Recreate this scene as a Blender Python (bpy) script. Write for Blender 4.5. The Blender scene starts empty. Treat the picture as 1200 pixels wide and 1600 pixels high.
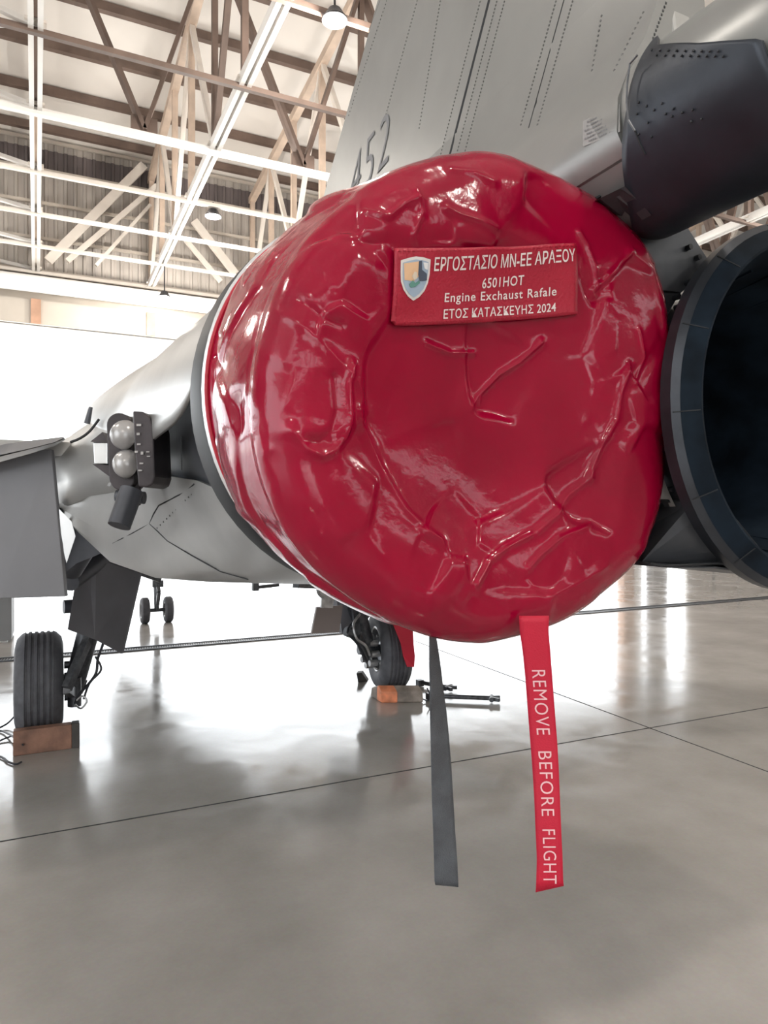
import bpy, bmesh, math, random
import numpy as np
from mathutils import Vector, Matrix, noise
from mathutils.bvhtree import BVHTree
C = bpy.context.scene.collection
SC = bpy.context.scene
random.seed(4)

# ------------------------------------------------------------------ camera, sky, lamps, exposure
CAM = Vector((0, 0, 1.72))
FWD = Vector((.4334, .9012, 0)); RGT = Vector((.9012, -.4334, 0))
cd = bpy.data.cameras.new('camera'); cam = bpy.data.objects.new('camera', cd); C.objects.link(cam)
cd.sensor_fit = 'VERTICAL'; cd.sensor_height = 36; cd.lens = 36 * 1080 / 1600
cd.clip_start = .05; cd.clip_end = 800
cam.location = CAM; cam.rotation_euler = (math.pi / 2, 0, -math.atan2(.4334, .9012))
SC.camera = cam
W = bpy.data.worlds.new('sky'); SC.world = W; W.use_nodes = True
nt = W.node_tree; bg = nt.nodes['Background']
bg.inputs[0].default_value = (.93, .97, 1.0, 1); bg.inputs[1].default_value = 4.2
SC.view_settings.view_transform = 'Standard'; SC.view_settings.look = 'None'
SC.view_settings.gamma = 1; SC.view_settings.use_curve_mapping = False
SC.view_settings.exposure = 0.15
LAMP_W = 640
sun = bpy.data.lights.new('sun', 'SUN'); sun.energy = 9; sun.angle = .03; sun.color = (1, .97, .92)
so = bpy.data.objects.new('sun', sun); C.objects.link(so); so.location = (60, 60, 60)
so.rotation_euler = Vector((.75, -.12, 1.0)).to_track_quat('Z', 'Y').to_euler()

# ------------------------------------------------------------------ helpers
def ray(px, py):
    return FWD + RGT * ((px - 600) / 1080) + Vector((0, 0, (800 - py) / 1080))
def at(px, py, u=None, v=None, z=None, Y=None):
    d = ray(px, py)
    t = u / d.x if u is not None else v / d.y if v is not None else (z - 1.72) / d.z if z is not None else Y
    return CAM + d * t
def lerp(a, b, t): return a + (b - a) * t
def interp(x, pts):
    if x <= pts[0][0]: return pts[0][1]
    for (a, fa), (b, fb) in zip(pts, pts[1:]):
        if x <= b: return fa + (fb - fa) * (x - a) / (b - a)
    return pts[-1][1]

def mat(name, col, rough=.5, metal=0., bump=0., bscale=20., var=0., vscale=3., emit=0., coat=0., spec=.5, stretch=None, col2=None, rvar=0.):
    m = bpy.data.materials.new(name); m.use_nodes = True
    n = m.node_tree; b = n.nodes['Principled BSDF']; L = n.links
    b.inputs['Base Color'].default_value = (*col, 1); b.inputs['Roughness'].default_value = rough
    b.inputs['Metallic'].default_value = metal; b.inputs['Specular IOR Level'].default_value = spec
    b.inputs['Coat Weight'].default_value = coat; b.inputs['Coat Roughness'].default_value = .08
    tc = n.nodes.new('ShaderNodeTexCoord'); mp = n.nodes.new('ShaderNodeMapping')
    L.new(tc.outputs['Object'], mp.inputs[0])
    if stretch: mp.inputs['Scale'].default_value = stretch
    if emit:
        b.inputs['Emission Color'].default_value = (*col, 1); b.inputs['Emission Strength'].default_value = emit
    if var or rvar:
        t = n.nodes.new('ShaderNodeTexNoise'); t.inputs['Scale'].default_value = vscale; t.inputs['Detail'].default_value = 6
        L.new(mp.outputs[0], t.inputs['Vector'])
        mx = n.nodes.new('ShaderNodeMix'); mx.data_type = 'RGBA'
        c2 = col2 if col2 else tuple(max(0, c * (1 - var)) for c in col)
        c1 = col if col2 else tuple(min(1, c * (1 + var)) for c in col)
        mx.inputs[6].default_value = (*c1, 1); mx.inputs[7].default_value = (*c2, 1)
        cr = n.nodes.new('ShaderNodeMapRange'); cr.inputs[1].default_value = .32; cr.inputs[2].default_value = .68
        L.new(t.outputs[0], cr.inputs[0]); L.new(cr.outputs[0], mx.inputs[0])
        if var: L.new(mx.outputs[2], b.inputs['Base Color'])
        if rvar:
            r = n.nodes.new('ShaderNodeMapRange'); r.inputs[1].default_value = .3; r.inputs[2].default_value = .7
            r.inputs[3].default_value = max(.02, rough - rvar); r.inputs[4].default_value = rough + rvar
            L.new(t.outputs[0], r.inputs[0]); L.new(r.outputs[0], b.inputs['Roughness'])
    if bump:
        t = n.nodes.new('ShaderNodeTexNoise'); t.inputs['Scale'].default_value = bscale; t.inputs['Detail'].default_value = 4
        L.new(mp.outputs[0], t.inputs['Vector'])
        bp = n.nodes.new('ShaderNodeBump'); bp.inputs['Strength'].default_value = bump; bp.inputs['Distance'].default_value = .02
        L.new(t.outputs[0], bp.inputs['Height']); L.new(bp.outputs[0], b.inputs['Normal'])
    return m

M = {}
M['paint'] = mat('jet_grey_paint', (.25, .252, .245), .33, .35, var=.10, vscale=2.2, bump=.04, bscale=9)
M['paint2'] = mat('jet_grey_satin', (.40, .395, .38), .42, .1, var=.08, vscale=3)
M['bare'] = mat('bare_metal_skin', (.40, .40, .395), .36, .55, var=.12, vscale=2.4, bump=.05, bscale=5)
M['titan'] = mat('dark_titanium', (.085, .09, .105), .42, .5, var=.25, vscale=4)
M['dark'] = mat('dark_heat_skin', (.030, .036, .047), .42, .4, var=.3, vscale=5, bump=.05, bscale=30)
M['darkp'] = mat('dark_plate', (.075, .08, .09), .42, .45, var=.3, vscale=6)
M['black'] = mat('black', (.012, .014, .018), .5)
M['inner'] = mat('nozzle_inside', (.008, .014, .022), .75, .0, var=.5, vscale=8, spec=.12)
M['petal'] = mat('nozzle_petal_metal', (.05, .055, .065), .36, .7, var=.3, vscale=7)
M['slab'] = mat('elevon_grey', (.15, .152, .165), .5, .1, var=.08, vscale=2)
M['door'] = mat('gear_door_grey', (.17, .172, .195), .55, .1, var=.12, vscale=3)  # grey lifted slightly to stand in for haze at the left
M['gear'] = mat('gear_metal', (.09, .095, .105), .4, .5, var=.4, vscale=25)
M['gearl'] = mat('gear_light_metal', (.42, .42, .43), .35, .6, var=.3, vscale=20)
M['tyre'] = mat('tyre_rubber', (.10, .102, .115), .7, bump=.1, bscale=60, var=.2, vscale=14)  # rubber lightened so its colour carries some of the haze
M['hub'] = mat('wheel_hub_metal', (.12, .125, .135), .35, .7, var=.3, vscale=20)
M['seam'] = mat('seam_dark', (.02, .022, .025), .8)  # plain dark colour of panel joints, saw cuts and the drain
M['rivet'] = mat('rivet', (.12, .12, .12), .5, .5)
M['mark'] = mat('grey_marking_paint', (.16, .16, .17), .6)
M['bracket'] = mat('brown_black_bracket', (.045, .038, .042), .45, .3, var=.3, vscale=12)
M['dome'] = mat('grey_dome', (.38, .37, .37), .28, .3, var=.15, vscale=10)
M['edge'] = mat('bright_edge', (.78, .80, .82), .25, .6)
M['vinyl'] = mat('red_vinyl', (.28, .001, .024), .14, spec=.36, var=.15, vscale=3, bump=.10, bscale=18)
M['patch'] = mat('red_patch', (.40, .006, .030), .42, bump=.2, bscale=160, var=.08, vscale=9)
M['hem'] = mat('red_hem', (.42, .008, .03), .5)
M['ribbon'] = mat('red_ribbon', (.50, .003, .03), .55, bump=.15, bscale=300)
M['white_ink'] = mat('white_print', (.80, .72, .70), .5)
M['pink_ink'] = mat('pale_pink_stitch', (.80, .50, .52), .6)
M['strap'] = mat('grey_webbing', (.07, .08, .095), .45, bump=.5, bscale=400, var=.25, vscale=20, spec=.7)
M['wood'] = mat('chock_wood', (.24, .125, .085), .6, var=.35, vscale=9, bump=.3, bscale=30)
M['chockend'] = mat('chock_dark_end', (.06, .055, .05), .6, var=.3, vscale=8)
M['orange'] = mat('orange_rubber', (.75, .26, .13), .45, var=.3, vscale=10)
M['cable'] = mat('cable_black', (.02, .022, .03), .5)
M['steelw'] = mat('cream_painted_steel', (.74, .69, .63), .45, var=.08, vscale=1.5)
M['steelwh'] = mat('white_painted_steel', (.86, .84, .81), .4, var=.05, vscale=1.5)
M['steelb'] = mat('brown_steel', (.15, .105, .085), .6, var=.2, vscale=2)  # dark brown steel for purlins, braces and nearer truss members
M['tan'] = mat('tan_painted_steel', (.58, .46, .37), .55, var=.15, vscale=2)
M['ceil'] = mat('roof_lining', (.80, .77, .73), .6, var=.03, vscale=.5)
M['clad'] = mat('cladding_grey', (.43, .40, .37), .5, .1, var=.18, vscale=.8, stretch=(3, 1, .3))
M['claddk'] = mat('cladding_dark', (.14, .12, .12), .5, .1, var=.3, vscale=.8, stretch=(3, 1, .3))
M['fascia'] = mat('fascia_beige', (.50, .455, .40), .5, var=.08, vscale=.7)
M['rust'] = mat('column_brown', (.42, .25, .17), .6, var=.2, vscale=2)
M['duct'] = mat('duct_white', (.84, .83, .81), .35)
M['cabinet'] = mat('cabinet_grey', (.22, .225, .235), .5, var=.1, vscale=2)
M['lampb'] = mat('lamp_housing', (.05, .05, .055), .4, .5)
M['lampe'] = mat('lamp_glow', (1, .97, .92), .4, emit=3.0)
M['apron'] = mat('apron_concrete', (.62, .61, .59), .7, var=.06, vscale=.3)

# floor: polished sealed concrete with mottling
def floor_mat():
    m = bpy.data.materials.new('polished_concrete'); m.use_nodes = True
    n = m.node_tree; b = n.nodes['Principled BSDF']; L = n.links
    tc = n.nodes.new('ShaderNodeTexCoord')
    t1 = n.nodes.new('ShaderNodeTexNoise'); t1.inputs['Scale'].default_value = .9; t1.inputs['Detail'].default_value = 7; t1.inputs['Roughness'].default_value = .62
    t2 = n.nodes.new('ShaderNodeTexNoise'); t2.inputs['Scale'].default_value = 60; t2.inputs['Detail'].default_value = 3
    t3 = n.nodes.new('ShaderNodeTexNoise'); t3.inputs['Scale'].default_value = 1.7; t3.inputs['Detail'].default_value = 3; t3.inputs['Distortion'].default_value = 1.2
    for t in (t1, t2, t3): L.new(tc.outputs['Object'], t.inputs['Vector'])
    cr = n.nodes.new('ShaderNodeValToRGB')
    cr.color_ramp.elements[0].position = .3; cr.color_ramp.elements[0].color = (.28, .262, .245, 1)
    cr.color_ramp.elements[1].position = .7; cr.color_ramp.elements[1].color = (.41, .39, .37, 1)
    L.new(t1.outputs[0], cr.inputs[0])
    mx = n.nodes.new('ShaderNodeMix'); mx.data_type = 'RGBA'; mx.inputs[0].default_value = .06
    L.new(cr.outputs[0], mx.inputs[6]); L.new(t2.outputs[1], mx.inputs[7]); L.new(mx.outputs[2], b.inputs['Base Color'])
    r = n.nodes.new('ShaderNodeMapRange'); r.inputs[1].default_value = .35; r.inputs[2].default_value = .65
    r.inputs[3].default_value = .085; r.inputs[4].default_value = .20
    L.new(t3.outputs[0], r.inputs[0]); L.new(r.outputs[0], b.inputs['Roughness'])
    b.inputs['Specular IOR Level'].default_value = .62
    bp = n.nodes.new('ShaderNodeBump'); bp.inputs['Strength'].default_value = .05; bp.inputs['Distance'].default_value = .02
    t4 = n.nodes.new('ShaderNodeTexNoise'); t4.inputs['Scale'].default_value = 3.0; t4.inputs['Detail'].default_value = 4
    L.new(tc.outputs['Object'], t4.inputs['Vector'])
    L.new(t4.outputs[0], bp.inputs['Height']); L.new(bp.outputs[0], b.inputs['Normal'])
    return m
M['floor'] = floor_mat()

class MB:
    def __init__(s): s.v = []; s.f = []
    def add(s, vs, fs):
        k = len(s.v); s.v += [Vector(p) for p in vs]; s.f += [tuple(k + i for i in f) for f in fs]; return s
    def box(s, c, size, rot=None):
        x, y, z = (a / 2 for a in size); c = Vector(c)
        vs = [Vector((i * x, j * y, k * z)) for i in (-1, 1) for j in (-1, 1) for k in (-1, 1)]
        if rot is not None: vs = [rot @ p for p in vs]
        return s.add([c + p for p in vs], [(0, 1, 3, 2), (4, 6, 7, 5), (0, 4, 5, 1), (2, 3, 7, 6), (0, 2, 6, 4), (1, 5, 7, 3)])
    def bar(s, a, b, w, h=None, up=(0, 0, 1)):
        a = Vector(a); b = Vector(b); h = h or w; d = (b - a).normalized(); up = Vector(up)
        if abs(d.dot(up)) > .98: up = Vector((0, 1, 0))
        sx = d.cross(up).normalized() * w / 2; sy = sx.cross(d).normalized() * h / 2
        vs = [p + i * sx + j * sy for p in (a, b) for i, j in ((-1, -1), (1, -1), (1, 1), (-1, 1))]
        return s.add(vs, [(3, 2, 1, 0), (4, 5, 6, 7), (0, 1, 5, 4), (1, 2, 6, 5), (2, 3, 7, 6), (3, 0, 4, 7)])
    def cyl(s, a, b, r0, r1=None, n=20, caps=True):
        a = Vector(a); b = Vector(b); r1 = r0 if r1 is None else r1; d = (b - a).normalized()
        q = d.orthogonal().normalized(); w = d.cross(q); vs = []
        for p, r in ((a, r0), (b, r1)):
            vs += [p + (q * math.cos(2 * math.pi * i / n) + w * math.sin(2 * math.pi * i / n)) * r for i in range(n)]
        fs = [(i, (i + 1) % n, n + (i + 1) % n, n + i) for i in range(n)]
        if caps: fs += [tuple(range(n - 1, -1, -1)), tuple(range(n, 2 * n))]
        return s.add(vs, fs)
    def tube(s, pts, r, n=8):
        pts = [Vector(p) for p in pts]; vs = []; fs = []
        if 4 <= len(pts) <= 7 and .006 <= r <= .013:      # soft hoses: spline through the points
            q = pts; pts = []
            for k in range(len(q) - 1):
                p0, p1, p2, p3 = q[max(k - 1, 0)], q[k], q[k + 1], q[min(k + 2, len(q) - 1)]
                for j in range(6):
                    t = j / 6; pts.append(.5 * ((2 * p1) + (p2 - p0) * t + (2 * p0 - 5 * p1 + 4 * p2 - p3) * t ** 2 + (3 * p1 - p0 - 3 * p2 + p3) * t ** 3))
            pts.append(q[-1])
        q = None
        for i, p in enumerate(pts):
            d = (pts[min(i + 1, len(pts) - 1)] - pts[max(i - 1, 0)]).normalized()
            q = d.orthogonal().normalized() if q is None else (q - d * q.dot(d)).normalized()
            w = d.cross(q)
            vs += [p + (q * math.cos(2 * math.pi * j / n) + w * math.sin(2 * math.pi * j / n)) * r for j in range(n)]
        for i in range(len(pts) - 1):
            fs += [(i * n + j, i * n + (j + 1) % n, (i + 1) * n + (j + 1) % n, (i + 1) * n + j) for j in range(n)]
        fs += [tuple(range(n - 1, -1, -1)), tuple((len(pts) - 1) * n + j for j in range(n))]
        return s.add(vs, fs)
    def lathe(s, o, ax, prof, n=48, ang0=0, ang1=2 * math.pi):   # prof: (along, radius)
        o = Vector(o); d = Vector(ax).normalized(); q = d.orthogonal().normalized(); w = d.cross(q)
        full = abs(ang1 - ang0 - 2 * math.pi) < 1e-6; m = n if full else n + 1; vs = []; fs = []
        for (t, r) in prof:
            for i in range(m):
                a = ang0 + (ang1 - ang0) * i / n
                vs.append(o + d * t + (q * math.cos(a) + w * math.sin(a)) * r)
        for k in range(len(prof) - 1):
            for i in range(n):
                j = (i + 1) % m
                fs.append((k * m + i, k * m + j, (k + 1) * m + j, (k + 1) * m + i))
        return s.add(vs, fs)
    def prism(s, pts, ext):                              # polygon pts extruded by ext
        pts = [Vector(p) for p in pts]; n = len(pts); ext = Vector(ext)
        return s.add(pts + [p + ext for p in pts], [tuple(range(n - 1, -1, -1)), tuple(range(n, 2 * n))] + [(i, (i + 1) % n, n + (i + 1) % n, n + i) for i in range(n)])
    def loft(s, rings, closed=True, caps=True):
        n = len(rings[0]); vs = [p for r in rings for p in r]; fs = []
        for k in range(len(rings) - 1):
            for i in range(n if closed else n - 1):
                j = (i + 1) % n
                fs.append((k * n + i, k * n + j, (k + 1) * n + j, (k + 1) * n + i))
        if caps and closed: fs += [tuple(range(n - 1, -1, -1)), tuple((len(rings) - 1) * n + i for i in range(n))]
        return s.add(vs, fs)
    def sphere(s, c, r, n=20, half=None, ax=(0, 0, 1), sc=1.):
        prof = []; a1 = math.pi / 2 if half else math.pi
        for i in range(n // 2 + 1):
            a = a1 * i / (n // 2); prof.append((math.cos(a) * r * sc, max(math.sin(a) * r, 1e-4)))
        return s.lathe(c, ax, prof, n)
    def build(s, name, m, parent=None, smooth=False, bevel=0, kind=None, solid=0, sub=0, angle=35):
        me = bpy.data.meshes.new(name); me.from_pydata([tuple(p) for p in s.v], [], s.f); me.update()
        bm = bmesh.new(); bm.from_mesh(me); bmesh.ops.recalc_face_normals(bm, faces=bm.faces); bm.to_mesh(me); bm.free()
        me.materials.append(m)
        o = bpy.data.objects.new(name, me); C.objects.link(o)
        if smooth:
            me.shade_smooth()
            if angle: me.set_sharp_from_angle(angle=math.radians(angle))
        if parent is not None:
            o.parent = parent
            if parent.type == 'EMPTY': o.matrix_parent_inverse = Matrix.Translation(parent.location).inverted()
        if solid:
            md = o.modifiers.new('solid', 'SOLIDIFY'); md.thickness = solid; md.offset = 0
        if sub:
            md = o.modifiers.new('sub', 'SUBSURF'); md.levels = sub; md.render_levels = sub
        if bevel:
            md = o.modifiers.new('bevel', 'BEVEL'); md.width = bevel; md.segments = 2; md.limit_method = 'ANGLE'; md.angle_limit = .6
        if kind: o['kind'] = kind
        return o
def tag(o, label, cat, group=None):
    o['label'] = label; o['category'] = cat
    if group: o['group'] = group
    return o
def empty(name, loc, label, cat, group=None):
    o = bpy.data.objects.new(name, None); C.objects.link(o); o.location = loc; o.empty_display_size = .1
    return tag(o, label, cat, group)
def plabel(o, l): o['label'] = l; return o

# text -> flat mesh (verts in text plane), returned as list verts/faces with bounds normalised to w x h (h = cap height)
def text_mesh(txt, res=3, bold=0.0, spacing=1.0):
    cu = bpy.data.curves.new('t', 'FONT'); cu.body = txt; cu.resolution_u = res; cu.offset = bold; cu.space_character = spacing
    cu.size = 1; cu.fill_mode = 'FRONT' if hasattr(cu, 'fill_mode') else 'BOTH'
    o = bpy.data.objects.new('t', cu); C.objects.link(o)
    dg = bpy.context.evaluated_depsgraph_get(); dg.update()
    me = bpy.data.meshes.new_from_object(o.evaluated_get(dg))
    vs = [v.co.copy() for v in me.vertices]; fs = [tuple(p.vertices) for p in me.polygons]
    bpy.data.objects.remove(o); bpy.data.curves.remove(cu); bpy.data.meshes.remove(me)
    x0 = min(v.x for v in vs); x1 = max(v.x for v in vs); y0 = min(v.y for v in vs); y1 = max(v.y for v in vs)
    return [((v.x - x0) / (x1 - x0), (v.y - y0) / (y1 - y0)) for v in vs], fs

# ================================================================== STRUCTURE
DV = 26.0          # the plane of the far door wall
f = MB(); f.add([(-40, -22, 0), (44, -22, 0), (44, DV, 0), (-40, DV, 0)], [(0, 1, 2, 3)]); f.box((2, 2, -.2), (84, 48, .38))
floor = f.build('floor', M['floor'], kind='structure')
g = MB().box((0, DV + 150, -.06), (600, 300, .1)); g.build('ground', M['apron'], kind='structure')
# floor joints: thin recessed-looking saw cuts
def joint(a, b, w):
    a = Vector(a); b = Vector(b)
    MB().bar(Vector((a.x, a.y, .0005)), Vector((b.x, b.y, .0005)), w, .003).build('floor_joint', M['seam'], floor)
def fl(px, py): return at(px, py, z=0)
a, b = fl(30, 1310), fl(1200, 1105); d = (b - a).normalized(); joint(a - d * 25, b + d * 25, .009)
a, b = fl(690, 1017), fl(1200, 1206); d = (b - a).normalized(); joint(a - d * 14, b + d * 8, .009)
# drain channel with a slotted grate
dr = 9.15
trim = MB().box((2, dr, .002), (84, .20, .008)).build('trim_1', M['seam'], kind='structure')
gm = MB()
for i in range(900): 
    x = -6 + i * .03
    gm.add([(x, dr - .06, .0065), (x + .012, dr - .06, .0065), (x + .026, dr + .06, .0065), (x + .014, dr + .06, .0065)], [(0, 1, 2, 3)])
gm.build('grate_bar', M['gear'], trim, kind='stuff')
mb = MB()
for s_ in (-.10, .10): mb.box((2, dr + s_, .006), (84, .03, .016))
mb.build('grate_edge', M['darkp'], trim)

# door wall: corrugated cladding above the opening, header, fascia
ZO, ZB = 8.0, 9.8
def corr(x0, x1, z0, z1, y, p=.30, dep=.05):
    m_ = MB(); n = int((x1 - x0) / p); vs = []; fs = []
    xs = []
    for i in range(n):
        a = x0 + i * p; xs += [(a, 0), (a + p * .55, 0), (a + p * .65, dep), (a + p * .9, dep)]
    xs.append((x1, 0))
    for (x, o) in xs: vs += [(x, y - o, z0), (x, y - o, z1)]
    for i in range(len(xs) - 1): fs.append((2 * i, 2 * i + 1, 2 * i + 3, 2 * i + 2))
    return m_.add(vs, fs)
wf = MB().box((2, DV + .25, 11.9), (84, .3, 7.8)).build('wall_front', M['clad'], kind='structure')
corr(-40, 44, ZB - .1, 13.15, DV + .05).build('cladding_sheet', M['clad'], wf, kind='stuff')
corr(-40, 44, 13.15, 13.95, DV + .02).build('cladding_sheet', M['claddk'], wf, kind='stuff')
corr(-40, 44, 13.95, 14.8, DV + .05).build('cladding_sheet', M['clad'], wf, kind='stuff')
MB().box((2, DV - .1, (ZO + ZB) / 2 - .1), (84, .12, ZB - ZO - .2)).build('fascia_panel', M['fascia'], wf)
MB().cyl((-40, DV - .9, 9.12), (44, DV - .9, 9.12), .27, n=24).build('duct', M['duct'], wf, smooth=True)
for z in (9.8, 10.9, 12.1, 13.2, 14.2):
    MB().box((2, DV - .12, z), (84, .10, .09)).build('girt', M['fascia'], wf)
for i in range(-6, 12):
    u = -.47 + 3.66 * i
    MB().box((u, DV - .22, 8.4), (.30, .10, .82)).build('hanger_post', M['rust'], wf)
# big diagonal braces on the wall plane
def wb(p, q, w=.28, m='steelw', v=DV - .5): 
    MB().bar(at(*p, v=v), at(*q, v=v), w, .12, up=(0, 1, 0)).build('wall_brace', M[m], wf)
wb((75, 408), (225, 258)); wb((105, 408), (245, 290), .16); wb((150, 415), (235, 320), .10)
wb((303, 345), (368, 428)); wb((290, 375), (345, 440), .16)
# right part of the door wall: closed leaves and columns beyond the opening
for (u0, u1, mm) in ((25.6, 26.3, 'rust'), (27.6, 28.6, 'cabinet')):
    MB().box(((u0 + u1) / 2, DV, 4), (u1 - u0, .5, 8)).build('door_column', M[mm], wf)
MB().box((26.95, DV + .6, 4), (1.3, .2, 8)).build('door_leaf', M['duct'], wf)
d1 = MB().box((37.4, DV + .2, 4), (14, .2, 8)).build('door_1', M['clad'], kind='structure')
for i in range(1, 7): MB().box((30.4 + 2 * i, DV + .06, 4), (.1, .1, 8)).build('door_stile', M['cabinet'], d1)
for z in (.1, 2.6, 5.2, 7.9): MB().box((37.4, DV + .05, z), (14, .12, .16)).build('door_rail', M['cabinet'], d1)
wr = MB().box((44.2, 2, 8), (.3, 48, 17)).build('wall_right', M['fascia'], kind='structure')
# unseen rear wall; door opening and high windows shaped for cover highlights; left wall
wk = MB(); wk.box((-25, -22.2, 5), (30, .3, 10)); wk.box((22, -22.2, 5), (44, .3, 10)); wk.box((-5, -22.2, 7.5), (10, .3, 5)); wk.box((2, -22.2, 16), (84, .3, 6))
for k in range(-10, 12): wk.box((4 * k, -22.2, 11.5), (1.0, .25, 3.2))
wk.build('wall_back', M['fascia'], kind='structure')
MB().box((-40.2, 16, 8), (.3, 20, 17)).build('wall_left', M['fascia'], kind='structure')
MB().box((0, -122.3, -.06), (400, 200, .1)).build('ground', M['apron'], kind='structure')

# ceiling and roof steel
SL = .139
def zr(v): return 14.3 + SL * (DV - v)
cv = MB(); cv.add([(-40, DV + .4, zr(DV + .4)), (44.3, DV + .4, zr(DV + .4)), (44.3, -4, zr(-4)), (-40, -4, zr(-4)),
                   (-40, DV + .4, zr(DV + .4) + .2), (44.3, DV + .4, zr(DV + .4) + .2), (44.3, -4, zr(-4) + .2), (-40, -4, zr(-4) + .2)],
                  [(0, 1, 2, 3), (7, 6, 5, 4), (0, 4, 5, 1), (1, 5, 6, 2), (2, 6, 7, 3), (3, 7, 4, 0)])
zt = zr(-4)
cv.add([(-40, -4, zt), (44.3, -4, zt), (44.3, -22.4, zt - 2.5), (-40, -22.4, zt - 2.5)], [(0, 1, 2, 3)])
ceil = cv.build('ceiling', M['ceil'], kind='structure')
for v in (25.2, 23.35, 21.5, 19.65, 17.8, 15.9, 14.0, 12.1, 10.2, 8.3, 6.4, 4.5, 2.6):
    z = zr(v) - .14
    MB().bar((-40, v, z), (44, v, z), .17, .24).build('purlin', M['steelb'], ceil)

US = [-.47 + 3.66 * i for i in range(-3, 12)]
VS = [25.75, 23.4, 21.05, 18.6, 15.95, 13.4, 10.9, 8.4, 5.9, 3.4]
def zb(v): return 9.8 + .027 * (DV - v)
def zt_(v): return zr(v) - .75
def sk(v): return .0176 * (DV - v)
def make_truss(u):
    r = empty('roof_truss', (u, 0, 9.8), '', 'truss')
    for s_ in (-.075, .075):
        MB().bar((u + s_ + sk(DV), DV - .1, zb(DV)), (u + s_ + sk(0), 0, zb(0)), .09, .20).build('bottom_chord', M['steelwh'], r)
    MB().bar((u + sk(DV), DV - .1, zt_(DV)), (u + sk(0), 0, zt_(0)), .22, .24).build('top_chord', M['tan'], r)
    for i, v in enumerate(VS):
        us = u + sk(v); tan = v > 17
        MB().bar((us, v, zb(v)), (us, v, zt_(v)), .16 if tan else .13, .16 if tan else .13).build('web_post', M['tan'] if tan else M['steelb'], r)
        if i < len(VS) - 1:
            v2 = VS[i + 1]; p, q = ((u + sk(v), v, zb(v)), (u + sk(v2), v2, zt_(v2)))
            if i % 2: p, q = ((u + sk(v), v, zt_(v)), (u + sk(v2), v2, zb(v2)))
            MB().bar(p, q, .13, .13).build('web_diagonal', M['steelw'] if tan else M['steelb'], r)
        MB().box((us, v, zb(v) + .02), (.34, .30, .05)).build('gusset', M['steelw'], r)
    return r
t0 = make_truss(US[0])
roots = [t0]
for u in US[1:]:
    r = t0.copy(); C.objects.link(r); r.location.x = u
    for ch in list(t0.children):
        c_ = ch.copy(); C.objects.link(c_); inv = ch.matrix_parent_inverse.copy(); c_.parent = r; c_.matrix_parent_inverse = inv
    roots.append(r)
labs = {3: 'white double-channel steel roof truss running upright near the left picture edge',
        4: 'white and tan steel roof truss slanting from the door header up past the first lamp',
        5: 'tan steel roof truss slanting up behind the tail fin edge, beside the round lamp'}
for i, r in enumerate(roots):
    r['label'] = labs.get(i, 'steel roof truss of the same lattice seen in the gap behind the right engine' if i > 5 else 'steel roof truss beyond the left picture edge')
    r['group'] = 'parallel lattice trusses under the hangar roof'
# cross ties at bottom chord level
for v in VS:
    dk = v < 15
    MB().bar((-12, v, zb(v) - .1), (42, v, zb(v) - .1), .14 if v == 15.95 else .10, .14 if v == 15.95 else .10).build('cross_tie', M['steelb'] if dk else M['steelwh'] if v == 15.95 else M['steelw'], ceil)
# V bracing across, in the planes of the cross ties
for v, z1, w, m_ in ((15.95, zt_(15.95), .17, 'steelb'), ):
    for i in range(1, len(US) - 1):
        um = US[i] + 2.2 + .1
        for ue in (US[i] + sk(v), US[i + 1] + sk(v)):
            for dy in (-.07, .07):
                MB().bar((um, v + dy, zb(v)), (ue, v + dy, z1), w * .5, w, up=(0, 1, 0)).build('cross_brace', M[m_], ceil)
        MB().box((um, v, zb(v) + .12), (.55, .12, .36)).build('gusset', M[m_], ceil)
# flat K bracing left of the first visible truss
for i in range(len(VS) - 1):
    v0, v1 = VS[i], VS[i + 1]
    for (p, q) in (((US[3], v0), (US[2], (v0 + v1) / 2)), ((US[3], v0), (US[2], (v0 - (v1 - v0) * -.5 if i == 0 else (v0 + VS[i - 1]) / 2)))):
        MB().bar((p[0] + sk(p[1]), p[1], zb(p[1])), (q[0] + sk(q[1]), q[1], zb(q[1])), .09, .09).build('plan_brace', M['steelwh'], ceil)

# high bay lamps
def lamp(p, r, label, power=LAMP_W, rod=.36):
    t = empty('high_bay_lamp', (p.x, p.y, p.z), label, 'lamp', 'round high bay lamps')
    MB().lathe(p, (0, 0, -1), [(-.16, .02), (-.16, r * .5), (-.05, r * .8), (0, r), (.03, r), (.03, r * .93), (.0, r * .93)], 28).build('lamp_housing', M['lampb'], t, smooth=True)
    MB().lathe(p, (0, 0, -1), [(.015, .001), (.015, r * .9)], 28).build('lamp_lens', M['lampe'], t)
    MB().lathe(p, (0, 0, -1), [(.03, .001), (.03, r * .22)], 16).build('lamp_cap', M['gearl'], t)
    zc = p.z + rod
    MB().cyl((p.x, p.y, p.z + .15), (p.x, p.y, zc), .02, n=8).build('lamp_rod', M['lampb'], t)
    l = bpy.data.lights.new('lamp_light', 'POINT'); l.shadow_soft_size = r; l.energy = power; l.color = (1, .93, .85)
    lo = bpy.data.objects.new('lamp_light', l); C.objects.link(lo); lo.location = (0, 0, -.34); lo.parent = t
lamp(at(523, 30, v=10.75), .215, 'round lit high bay lamp at the top, left of the tail fin')
lamp(at(333, 337, v=18.75), .22, 'small round high bay lamp over the engine cover, before the corrugated wall')
lamp(at(257, 463, v=23.4), .19, 'smallest high bay lamp, just above the white duct', rod=1.0)
for i, (x, y) in enumerate(((9, 6), (-6, 6), (2, -2), (-8, -10), (8, -10), (20, -4), (20, 12), (8, 14), (-6, 16))):  # unseen lamps added to raise the ambient light in the hangar
    lamp(Vector((x, y, 10.0)), .28, 'round high bay lamp added outside the picture for ambient light')

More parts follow.
